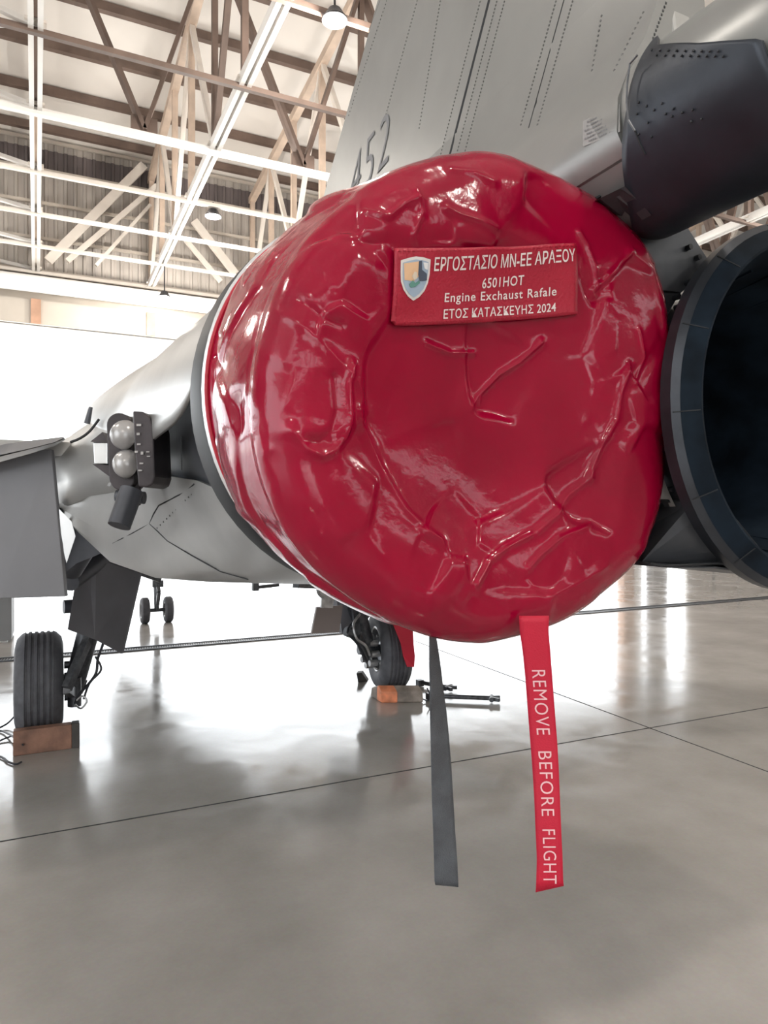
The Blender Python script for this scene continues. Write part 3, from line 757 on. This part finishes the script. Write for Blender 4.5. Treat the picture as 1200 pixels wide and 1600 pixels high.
MB().tube([(2.50, 5.7, .80), (2.42, 5.66, .72), (2.44, 5.64, .60), (2.54, 5.66, .52), (2.60, 5.7, .42)], .012, 6).build('brake_hose', M['gearl'], leg)
MB().tube([(2.44, 5.7, .74), (2.36, 5.66, .66), (2.46, 5.66, .54), (2.58, 5.72, .36)], .010, 6).build('brake_hose', M['cable'], leg)
MB().cyl((2.36, 5.68, .66), (2.50, 5.72, .60), .045, n=12).build('brake_cylinder', M['gear'], leg)
MB().prism([at(x, y, v=5.5) for x, y in ((495, 949), (536, 946), (530, 988), (487, 990))], (0, .03, 0)).build('gear_door', mat('door_brown_grey', (.22, .18, .17), .5), jet)
MB().lathe(at(513, 918, v=5.45), (.3, -1, 0), [(-.04, .10), (0, .10), (0, .065), (-.04, .065)], 20).build('door_bracket', M['gearl'], jet)
MB().prism([at(x, y, v=5.46) for x, y in ((503, 925), (524, 925), (520, 950), (502, 950))], (0, .03, 0)).build('door_bracket', M['gearl'], jet)
MB().bar(at(462, 915, v=5.2), at(505, 917, v=5.4), .06, .035).build('door_rod', M['gear'], jet)
MB().bar(at(398, 918, v=4.6), at(434, 914, v=4.7), .03, .02).build('belly_antenna', M['gear'], jet)
MB().box(at(399, 917, v=4.6), (.04, .04, .05)).build('belly_antenna_foot', M['gear'], jet)
MB().prism([at(x, y, v=5.9) for x, y in ((524, 925), (560, 935), (585, 955), (560, 985), (535, 990), (528, 950))], (0, .3, 0)).build('gear_bay_panel', M['door'], jet)
# nose gear
for du in (-.175, .175): wheel((1.47 + du, 11.2, .20), .20, .13, jet, nm='nose_wheel')
leg = MB().cyl((1.47, 11.2, .2), (1.47, 11.22, .75), .035, .05, 14); leg.cyl((1.47, 11.22, .7), (1.47, 11.24, 1.5), .06, .07, 14); leg.cyl((1.30, 11.2, .2), (1.64, 11.2, .2), .03, n=12)
leg = leg.build('gear_leg', M['gear'], jet, smooth=True)
MB().bar((1.47, 11.1, .30), (1.47, 10.95, .5), .05).build('torque_link', M['gear'], leg)
MB().bar((1.47, 11.15, .72), (1.47, 10.95, .5), .05).build('torque_link', M['gear'], leg)
MB().box((1.47, 11.08, .62), (.16, .10, .10)).build('taxi_light', M['gear'], leg)

# ================================================================== RED COVER
AV = 1.335   # rim plane
rim_px = [(1030, 600), (1027, 520), (1018, 445), (985, 372), (940, 330), (888, 298), (820, 268), (750, 241), (690, 248), (640, 262), (560, 300), (500, 345), (440, 430), (405, 530), (392, 620), (400, 710),
          (425, 790), (470, 865), (540, 925), (610, 965), (668, 988), (740, 997), (800, 985), (868, 968), (930, 925), (985, 878), (1008, 835), (1024, 780), (1029, 700)]
CU, CZ = .93, 2.0
pol = []
for p in rim_px:
    q = at(*p, v=AV + .085); pol.append((math.atan2(q.z - CZ, q.x - CU), math.hypot(q.z - CZ, q.x - CU)))
pol.sort(); pa = np.array([p[0] for p in pol]); pr_ = np.array([p[1] for p in pol])
pa = np.concatenate([pa - 2 * np.pi, pa, pa + 2 * np.pi]); pr_ = np.tile(pr_, 3)
NT, NS = 520, 330
th_ = np.linspace(-np.pi, np.pi, NT, endpoint=False)
rimR = np.interp(th_, pa, pr_)
rimR = rimR * (1 - .018 * np.clip(np.cos(th_), 0, 1))
k = 7; rimR = np.convolve(np.concatenate([rimR[-k:], rimR, rimR[:k]]), np.ones(2 * k + 1) / (2 * k + 1), 'valid')
ringU, ringZ, ringR, ringV = .918, 2.043, .545, 1.85
P = np.zeros((NS, NT, 3)); S1 = .36
for i in range(NS):
    s_ = i / (NS - 1)
    if s_ < S1:
        t = s_ / S1
        # flank, ends rounding into the rim
        bul = .020 * math.sin(math.pi * min(1, t * 1.05))
        r = (ringR * (1 - t) + rimR * t) + bul
        cu = ringU * (1 - t) + CU * t; cz = ringZ * (1 - t) + CZ * t
        v = ringV + (AV + .085 - ringV) * t
        P[i, :, 0] = cu + r * np.cos(th_); P[i, :, 1] = v; P[i, :, 2] = cz + r * np.sin(th_)
    else:
        t = (s_ - S1) / (1 - S1)
        # corner then face
        rr = 1 - t
        if t < .22:
            a = t / .22 * math.pi / 2
            q = 1 - .19 * (1 - math.cos(a)); v = AV + .085 - .100 * math.sin(a)
        else:
            q = .81 * (1 - (t - .22) / .78); v = AV - .015
        r = rimR * q
        x = CU + r * np.cos(th_); z = CZ + r * np.sin(th_)
        P[i, :, 0] = x; P[i, :, 2] = z; P[i, :, 1] = v
# front-face sag: a bowl where the sheet sinks into the nozzle, tension slope at top
def uvz(px, py): q = at(px, py, v=AV); return q.x, q.z
X = P[:, :, 0]; Z = P[:, :, 2]
facew = np.clip((np.linspace(0, 1, NS) - S1 - .02) / .10, 0, 1)[:, None] * np.ones((1, NT))
bu, bz = uvz(775, 640)
D = np.hypot((X - bu) / 1.0, (Z - bz) / 1.05)
D = D + .018 * np.sin(3 * np.arctan2(Z - bz, X - bu) + .8) + .012 * np.sin(5 * np.arctan2(Z - bz, X - bu))
bowl = 1 / (1 + np.exp((D - .32) / .042))
P[:, :, 1] += facew * (.052 * bowl)
bu2, bz2 = uvz(770, 690)
P[:, :, 1] += facew * .035 * np.exp(-((X - bu2) ** 2 + (Z - bz2) ** 2) / .04)
# normals (numeric)
def normals(P):
    dt = np.roll(P, -1, 1) - np.roll(P, 1, 1); ds = np.gradient(P, axis=0)
    N = np.cross(dt, ds); N /= np.linalg.norm(N, axis=2, keepdims=True) + 1e-9
    return N
N = normals(P)
# orientation: outward = away from the nozzle axis centre
ctr = np.array([CU, 1.6, CZ]); sg = np.sign(((P - ctr) * N).sum(2)); 
if np.mean(sg) < 0: N = -N
# crumple field: piecewise-planar facets (cellular) + folds
rng = np.random.RandomState(11)
def crumple(Q, scale, seed, aniso=(1, 1, 1)):
    """ridge network: distance to cell borders of a jittered Voronoi in 3D"""
    r_ = np.random.RandomState(seed); q = Q * scale * np.array(aniso); ip = np.floor(q).astype(int); best1 = np.full(q.shape[:-1], 9.); best2 = np.full(q.shape[:-1], 9.)
    tab = r_.rand(4096, 3)
    for dx in (-1, 0, 1):
        for dy in (-1, 0, 1):
            for dz in (-1, 0, 1):
                c_ = ip + np.array([dx, dy, dz]); h = (c_[..., 0] * 73 + c_[..., 1] * 179 + c_[..., 2] * 283) % 4096
                p = c_ + tab[h]; d = np.sqrt(((q - p) ** 2).sum(-1))
                nb2 = np.minimum(best2, np.maximum(best1, d)); best1 = np.minimum(best1, d); best2 = nb2
    return best2 - best1, best1
def smooth_noise(Q, scale, seed):
    out = np.zeros(Q.shape[:-1]); r_ = np.random.RandomState(seed)
    for _ in range(14):
        d = r_.normal(size=3); d /= np.linalg.norm(d); out += np.sin((Q @ d) * scale * (.6 + r_.rand()) * 6.28 + r_.rand() * 6.28)
    return out / 14 ** .5
def facets(Q, scale, seed, k=9., slope=1.):
    """sheet broken into nearly flat facets with narrow bends between them"""
    r_ = np.random.RandomState(seed); q = Q * scale; ip = np.floor(q).astype(int)
    tab = r_.rand(4096, 3); gr = r_.normal(size=(4096, 3)) * slope; of = r_.normal(size=4096) * .25
    num = np.zeros(q.shape[:-1]); den = np.zeros(q.shape[:-1]) + 1e-12
    for dx in (-1, 0, 1):
        for dy in (-1, 0, 1):
            for dz in (-1, 0, 1):
                c_ = ip + np.array([dx, dy, dz]); h = (c_[..., 0] * 73 + c_[..., 1] * 179 + c_[..., 2] * 283) % 4096
                e = q - (c_ + tab[h]); w = np.exp(-k * (e ** 2).sum(-1))
                num += w * ((e * gr[h]).sum(-1) + of[h]); den += w
    return num / den / scale
disp = .050 * facets(P, 4.6, 3, 22.) + .030 * facets(P, 9., 8, 22.) * np.clip(smooth_noise(P, 2.2, 4) + .4, 0, 1) + .004 * smooth_noise(P, 1.8, 21)
disp -= disp.mean()
# where crumples are strong: near the rim and at the top; calmer in the bowl and on the lower-left face
rad = D / .5
amp = .45 + .75 * np.clip((D - .28) / .12, 0, 1)
ttA = (np.linspace(0, 1, NS) / S1)[:, None]
amp = amp * (1 - .8 * np.exp(-((ttA - 1.03) / .25) ** 2))
lu, lz = uvz(560, 840); amp *= 1 - .65 * np.exp(-((X - lu) ** 2 + (Z - lz) ** 2) / .03)
lu, lz = uvz(840, 960); amp *= 1 - .5 * np.exp(-((X - lu) ** 2 + (Z - lz) ** 2) / .02)
# patch area flat
def inbox(px0, py0, px1, py1, soft):
    u0, z0 = uvz(px0, py0); u1, z1 = uvz(px1, py1)
    du = np.maximum(np.maximum(u0 - X, X - u1), 0); dz = np.maximum(np.maximum(z1 - Z, Z - z0), 0)
    return np.exp(-(du ** 2 + dz ** 2) / soft ** 2)
pm = inbox(612, 390, 898, 500, .03) * facew
amp = amp * (1 - .93 * pm)
disp = disp * amp
# individual folds: polyline ridges in the face plane  (px points, height, width)
folds = [
 (((548, 572), (541, 600), (543, 650), (538, 680), (520, 703), (500, 712), (478, 702), (456, 672)), .020, .014),
 (((520, 590), (524, 640), (515, 672), (497, 690), (480, 688)), -.012, .012),
 (((570, 335), (600, 345), (625, 325), (645, 318)), .016, .010), (((645, 305), (650, 340), (640, 372), (655, 395)), .016, .012),
 (((690, 330), (710, 340), (745, 350), (770, 360)), .014, .010), (((700, 268), (740, 275), (765, 290)), .010, .014),
 (((900, 365), (912, 385), (925, 420), (930, 445)), .014, .010), (((925, 455), (955, 425), (978, 395)), .016, .009),
 (((900, 410), (905, 440), (925, 470), (945, 465)), -.014, .012),
 (((975, 575), (965, 610), (960, 655), (945, 690), (930, 740)), .020, .016), (((990, 520), (1000, 560), (985, 600)), .012, .012),
 (((930, 745), (900, 770), (880, 800), (850, 825)), .018, .014), (((840, 830), (800, 850), (770, 870), (745, 905)), .018, .012),
 (((925, 815), (880, 835), (850, 860), (830, 880)), .014, .012), (((860, 530), (830, 560), (800, 580), (760, 625)), .014, .014),
 (((680, 530), (720, 545), (760, 545)), .010, .012), (((440, 480), (480, 520), (520, 560), (560, 600), (580, 640)), .008, .018),
 (((560, 640), (600, 720), (640, 790), (690, 840)), .010, .020), (((410, 740), (440, 780), (455, 830), (470, 870)), .012, .012),
 (((430, 700), (400, 730), (375, 740)), .014, .010),
 (((660, 820), (690, 838), (700, 860)), .010, .010), (((470, 470), (500, 500), (530, 510)), -.01, .014), (((500, 360), (540, 380), (600, 385)), -.012, .018),
 (((945, 880), (900, 905), (860, 925)), .008, .016),
]
for pts, hgt, wd in folds:
    q = [uvz(*p) for p in pts]; best = np.full(X.shape, 9.)
    for (ax_, az_), (bx_, bz_) in zip(q, q[1:]):
        dx, dz = bx_ - ax_, bz_ - az_; L2 = dx * dx + dz * dz + 1e-9
        t = np.clip(((X - ax_) * dx + (Z - az_) * dz) / L2, 0, 1)
        best = np.minimum(best, np.hypot(X - ax_ - t * dx, Z - az_ - t * dz))
    disp += .55 * hgt * np.exp(-(best / (wd * .62)) ** 1.25) * np.clip(facew * 1.5, .0, 1) * (1 - pm)
# lengthwise gathers on the flank
tt = np.linspace(0, 1, NS)[:, None] / S1
fw = np.clip(1.15 - tt, 0, 1) * np.clip(tt * 1.5, 0, 1)
ph = th_[None, :] * 1.0
gath = sum(a * np.abs(np.sin(n_ * ph + o + 1.4 * w_ * tt)) for n_, a, o, w_ in ((9, .010, .3, .5), (14, .005, 1.2, -.8), (6, .009, 2.0, .3)))
disp += fw * (gath - .012) * np.clip(1.3 - tt, .2, 1)
fall = np.clip(tt / .08, 0, 1); disp *= fall
P += N * disp[..., None]
# bottom sag
P[:, :, 2] -= .012 * np.clip(-np.sin(th_), 0, 1)[None, :] ** 2 * np.clip(tt, 0, 1)
cover = empty('engine_cover', (CU, 1.5, 1.4), 'glossy crumpled red vinyl cover stretched over the left engine exhaust', 'cover')
vs = P[:-1].reshape(-1, 3).tolist() + [P[-1].mean(0).tolist()]; fs = []
for i in range(NS - 2):
    for j in range(NT):
        j2 = (j + 1) % NT; fs.append((i * NT + j, i * NT + j2, (i + 1) * NT + j2, (i + 1) * NT + j))
for j in range(NT): fs.append(((NS - 2) * NT + j, (NS - 2) * NT + (j + 1) % NT, len(vs) - 1))
cb = MB(); cb.v = [Vector(p) for p in vs]; cb.f = fs
sheet = cb.build('cover_sheet', M['vinyl'], cover, smooth=True, angle=0)
bvh = BVHTree.FromPolygons([tuple(p) for p in vs], fs)
def onto(p, off):
    """drop a point along +v onto the cover skin"""
    h = bvh.ray_cast(Vector((p.x, .6, p.z)), Vector((0, 1, 0)))
    return Vector((p.x, h[0].y - off, p.z)) if h[0] else Vector((p.x, AV - .03 - off, p.z))
# hem piping at the cover's forward edge
hp = [Vector((ringU + (ringR + .003) * math.cos(a), ringV + .004 * math.sin(5 * a), ringZ + (ringR + .003) * math.sin(a))) for a in np.linspace(0, 2 * math.pi, 97)]
MB().tube(hp, .007, 8).build('hem_cord', M['hem'], cover, smooth=True)
# patch
pc = [Vector((*uvz(610, 393), 0)), Vector((*uvz(892, 384), 0)), Vector((*uvz(902, 491), 0)), Vector((*uvz(614, 507), 0))]
def pat(s, t):   # s right, t down -> (u,z)
    a = lerp(pc[0], pc[1], s); b = lerp(pc[3], pc[2], s); q = lerp(a, b, t); return Vector((q.x, 0, q.y))
def ptsmooth(s, t, off):
    q = pat(s, t); ys = []
    for ds in (-.05, 0, .05):
        for dt in (-.1, 0, .1):
            ys.append(onto(pat(min(1, max(0, s + ds)), min(1, max(0, t + dt))), 0).y)
    return Vector((q.x, sum(ys) / 9 - off, q.z))
pmsh = MB(); nx, ny = 44, 18; idx = {}
pv = []; pf = []
for j in range(ny + 1):
    for i in range(nx + 1):
        s, t = i / nx, j / ny
        if t == 1 and s < .05: t = .93 if i == 0 else t
        pv.append(ptsmooth(s, t, .009))
for j in range(ny):
    for i in range(nx): pf.append((j * (nx + 1) + i, j * (nx + 1) + i + 1, (j + 1) * (nx + 1) + i + 1, (j + 1) * (nx + 1) + i))
patch = MB().add(pv, pf).build('name_patch', M['patch'], cover, smooth=True, solid=.006)
pbvh = BVHTree.FromPolygons([tuple(p) for p in pv], pf)
def onpatch(s, t, off=.0045):
    q = pat(s, t); h = pbvh.ray_cast(Vector((q.x, .6, q.z)), Vector((0, 1, 0)))
    y = h[0].y if h[0] else AV
    return Vector((q.x, y - off, q.z))
st = MB()     # stitched border
for (a, b) in (((.015, .04), (.985, .04)), ((.985, .04), (.985, .955)), ((.985, .955), (.05, .955)), ((.05, .955), (.018, .88)), ((.018, .88), (.015, .04))):
    n_ = 40
    for i in range(n_):
        p = onpatch(lerp(a[0], b[0], i / n_), lerp(a[1], b[1], i / n_), .004); q = onpatch(lerp(a[0], b[0], (i + .6) / n_), lerp(a[1], b[1], (i + .6) / n_), .004)
        if (q - p).length > .0003: st.bar(p, q, .0012, .001, up=(0, 1, 0))
st.build('stitching', M['hem'], patch, kind='stuff')
def ptext(txt, s0, s1, t0, t1, tilt=0., m='white_ink', nm='patch_text', bold=.012, spacing=1.0):
    tv, tf = text_mesh(txt, 3, bold, spacing)
    vs = [onpatch(lerp(s0, s1, x), lerp(t1, t0, y) + tilt * x, .0050) for x, y in tv]
    MB().add(vs, tf).build(nm, M[m], patch)
ptext('ΕΡΓΟΣΤΑΣΙΟ ΜΝ-ΕΕ ΑΡΑΞΟΥ', .205, .985, .125, .305, -.045, bold=.012)
ptext('6501HOT', .475, .705, .41, .545, -.02, bold=.012, spacing=1.1)
ptext('Engine Exchaust Rafale', .275, .885, .585, .745, -.0, bold=.010, spacing=1.12)
ptext('ΕΤΟΣ ΚΑΤΑΣΚΕΥΗΣ 2024', .275, .885, .80, .93, -.0, bold=.010, spacing=1.05)
# shield badge
def sh_pt(a, b, k=1.0, off=.0048):   # a,b in [-1,1], shield-local
    return onpatch(.105 + a * .078 * k, .40 + b * .285 * k, off)
shield = [(-1, -.82), (-.5, -.93), (0, -1), (.5, -.96), (1, -.86), (1.0, -.2), (.92, .2), (.72, .55), (.4, .82), (0, 1), (-.4, .82), (-.75, .52), (-.95, .15), (-1, -.3)]
def poly(pts, k, off, m, nm, par): return MB().add([sh_pt(a, b, k, off) for a, b in pts], [tuple(range(len(pts)))]).build(nm, m, par)
badge = poly(shield, 1.0, .0048, mat('badge_white', (.74, .70, .68), .5), 'shield_badge', patch)
poly(shield, .86, .0054, mat('badge_blue_grey', (.36, .46, .58), .5), 'badge_field', badge)
poly([(-.95, -.78), (.25, -.9), (.25, -.1), (-.1, .15), (-.85, .1)], .86, .0060, mat('badge_orange', (.78, .50, .30), .5), 'badge_sun', badge)
dkm = mat('badge_dark', (.07, .09, .13), .5)
poly([(.22, -.9), (.45, -.93), (.5, -.45), (.9, -.25), (.95, .1), (.35, .15), (.2, -.2)], .86, .0066, dkm, 'badge_aircraft', badge)
poly([(.55, -.85), (.95, -.8), (.95, -.45), (.7, -.5)], .86, .0066, mat('badge_white2', (.8, .8, .8), .5), 'badge_flag', badge)
poly([(-.5, .35), (-.2, .1), (.0, .25), (.3, .1), (.4, .25), (.0, .45), (-.3, .5)], .86, .0068, mat('badge_green', (.12, .3, .25), .5), 'badge_wing', badge)
poly([(-.3, -.1), (-.1, -.35), (.1, -.3), (.15, .0), (-.1, .1)], .86, .0069, mat('badge_tan', (.72, .62, .50), .5), 'badge_helmet', badge)

# ribbons
def ribbon(cols, m, nm, th=.0022):
    L_ = [a for a, b in cols]; R_ = [b for a, b in cols]
    mb = MB(); n_ = len(cols); k = 6; vs = []
    for a, b in cols:
        for i in range(k + 1): vs.append(lerp(a, b, i / k))
    fs = [(r * (k + 1) + i, r * (k + 1) + i + 1, (r + 1) * (k + 1) + i + 1, (r + 1) * (k + 1) + i) for r in range(n_ - 1) for i in range(k)]
    return mb.add(vs, fs).build(nm, M[m], cover, smooth=True, solid=th)
RY = 1.60
rpx = [(965, 811, 858), (985, 812, 857), (1020, 817, 860), (1060, 821, 863), (1100, 824, 866), (1150, 828, 870), (1200, 832, 873), (1250, 835, 875), (1300, 837, 877), (1340, 839, 879), (1376, 838, 880)]
def rb(y, s, off=0):
    l = interp(y, [(a, b) for a, b, c_ in rpx]); r = interp(y, [(a, c_) for a, b, c_ in rpx])
    Yd = RY + .012 * math.sin((y - 960) / 90) - .02 * (s - .5) - off
    return at(lerp(l, r, s), y, Y=Yd)
ys = list(np.linspace(962, 1376, 40))
cols = [(rb(y, 0), rb(y, 1)) for y in ys]
cols.append((at(837, 1394, Y=RY + .012 * math.sin(416 / 90) + .01), at(881, 1384, Y=RY + .012 * math.sin(416 / 90) - .01)))
rib = ribbon(cols, 'ribbon', 'warning_ribbon')
for txt, y0, y1 in (('REMOVE', 1047, 1148), ('BEFORE', 1174, 1275), ('FLIGHT', 1296, 1381)):
    tv, tf = text_mesh(txt, 4, -.004, 1.12)
    vs = [rb(lerp(y0, y1, x), .26 + .50 * y, .003) for x, y in tv]
    MB().add(vs, tf).build('ribbon_text', M['pink_ink'], rib)
spx = [(985, 671, 679), (1000, 671, 682), (1040, 671, 688), (1075, 672, 692), (1110, 672, 697), (1150, 673, 701), (1200, 674, 705), (1250, 675, 708), (1300, 677, 711), (1340, 678, 714), (1378, 679, 716)]
def sbp(y, s):
    l = interp(y, [(a, b) for a, b, c_ in spx]); r = interp(y, [(a, c_) for a, b, c_ in spx])
    tw = math.radians(interp(y, [(985, 75), (1375, 12)])); wid = .056
    return at(lerp(l, r, s), y, Y=1.66 + (s - .5) * wid * math.sin(tw))
cols = [(sbp(y, 0), sbp(y, 1)) for y in np.linspace(960, 1376, 50)]
cols.append((at(680, 1382, Y=1.66), at(716, 1386, Y=1.66)))
ribbon(cols, 'strap', 'tie_strap')
# second streamer, behind near the right wheel
cols = [(at(a, y, v=5.55), at(b, y, v=5.6)) for y, a, b in ((965, 610, 640), (985, 618, 645), (1005, 626, 646), (1025, 630, 648), (1042, 636, 647))]
mb = MB(); vs = [p for c_ in cols for p in c_]
stm = mb.add(vs, [(2 * i, 2 * i + 1, 2 * i + 3, 2 * i + 2) for i in range(4)]).build('warning_streamer', M['ribbon'], None, solid=.004)
tag(stm, 'short faded red streamer hanging behind the right main wheel', 'streamer')

# ================================================================== ON THE FLOOR
# chock under left wheel
def chock(name, c, size, label, ang=0.):
    c = Vector(c); sx, sy, sz = size
    t = empty(name, (c.x, c.y, 0), label, 'chock')
    R = Matrix.Rotation(ang, 3, 'Z')
    prof = [(-sy / 2, 0), (sy / 2, 0), (sy / 2 - .03, sz * .55), (-.01, sz), (-sy / 2 + .02, sz)]
    MB().prism([c + R @ Vector((-sx / 2, y, z)) for y, z in prof], R @ Vector((sx * .88, 0, 0))).build('chock_block', M['wood'], t, bevel=.006)
    MB().prism([c + R @ Vector((sx / 2 - sx * .12, y * 1.03, z * 1.03)) for y, z in prof], R @ Vector((sx * .12, 0, 0))).build('chock_end', M['chockend'], t, bevel=.006)
    return t
chock('wheel_chock', (-.03, 5.62, 0), (.43, .22, .17), 'brown wooden wheel chock with a dark end in front of the left main wheel', 0)
t = empty('wheel_chock', (3.02, 5.62, 0), 'scuffed orange and grey wheel chock by the right main wheel', 'wheel chock')
A0 = at(596, 1098, z=0); 
MB().prism([A0 + Vector((0, y, z)) for y, z in ((0, 0), (.24, 0), (.22, .09), (.08, .14), (.01, .10))], RGT * .38).build('chock_block', mat('chock_grey', (.26, .22, .19), .6, var=.4, vscale=8), t, bevel=.012)
MB().prism([A0 + Vector((-.005, y - .006, z)) for y, z in ((0, 0), (.10, 0), (.10, .12), (.08, .145), (.0, .10))], RGT * .15).build('chock_cap', M['orange'], t, bevel=.012)
MB().tube([A0 + RGT * .38 + Vector((0, .03, .03)), A0 + RGT * .43 + Vector((0, .02, .015)), A0 + RGT * .46 + Vector((0, .05, .06)), A0 + RGT * .44 + Vector((0, .06, .12))], .006, 6).build('chock_rope', M['cable'], t)
for nm, p, q, lab in (('tow_bar', (672, 1087), (768, 1091), 'longer dark metal rod with forked end lying right of the right wheel chock'), ('steel_rod', (656, 1066), (700, 1074), 'shorter dark metal rod behind the grey strap, right of the wheel')):
    a, b = at(*p, z=.04), at(*q, z=.04)
    t = empty(nm, (a.x, a.y, 0), lab, 'rod')
    MB().cyl(a, b, .02, n=12).build('bar', M['gear'], t, smooth=True)
    d = (b - a).normalized(); s_ = d.cross(Vector((0, 0, 1)))
    for k in (-1, 1): MB().bar(b - d * .03, b + d * .07 + s_ * .05 * k, .03, .03).build('fork_arm', M['gear'], t)
    MB().cyl(b - s_ * .06, b + s_ * .06, .022, n=10).build('pin', M['gear'], t)
    MB().box(a + Vector((0, 0, -.005)), (.06, .06, .06)).build('collar', M['gear'], t)
MB()
t = tag(MB().prism([at(x, y, v=6.4) for x, y in ((557, 1052), (565, 1051), (574, 1064), (576, 1078), (562, 1081))], (.05, .08, 0)).build('chock_stub', M['chockend'], None), 'small brown block beside the inner side of right main wheel', 'block')
# cables at far left
for i, pts in enumerate((((-40, 1160, 0.01), (-10, 1142, .01), (12, 1130, .03), (27, 1114, .09)), ((-40, 1152, .01), (-5, 1142, .01), (12, 1146, .02), (30, 1158, .05), (36, 1164, .08)), ((-60, 1180, .01), (-10, 1162, .01), (5, 1155, .015), (20, 1150, .03), (33, 1152, .08)), ((-50, 1165, .01), (0, 1182, .01), (12, 1190, .01), (25, 1194, .01), (34, 1190, .02)))):
    q = [at(x, y, z=z) for x, y, z in pts]
    # smooth
    sm = []
    for k in range(len(q) - 1):
        p0 = q[max(k - 1, 0)]; p1 = q[k]; p2 = q[k + 1]; p3 = q[min(k + 2, len(q) - 1)]
        for j in range(6):
            t_ = j / 6; sm.append(.5 * ((2 * p1) + (p2 - p0) * t_ + (2 * p0 - 5 * p1 + 4 * p2 - p3) * t_ ** 2 + (3 * p1 - p0 - 3 * p2 + p3) * t_ ** 3))
    sm.append(q[-1])
    tag(MB().tube(sm, .007, 6).build('cable', M['cable'], None, smooth=True), ('uppermost thin black cable looping to the left wheel', 'thin black cable arching over to the brown chock top', 'thin black cable rising to the chock corner from below', 'lowest thin black cable lying on the floor left of the chock')[i], 'cable', 'thin black cables by the left wheel chock')
# equipment cabinet beyond the drain at the far left
c0 = at(18, 1004, z=0)
t = empty('equipment_cabinet', (c0.x - .8, c0.y + .4, 0), 'grey equipment cabinet on the floor under the elevon at left edge', 'cabinet')
MB().box((c0.x - .8, c0.y + .4, .36), (1.6, .8, .66)).build('body', M['cabinet'], t, bevel=.01)
MB().box((c0.x - .8, c0.y + .4, .70), (1.64, .84, .03)).build('lid', M['titan'], t)
MB().box((c0.x - .8, c0.y + .4, .02), (1.5, .7, .04)).build('plinth', M['duct'], t)
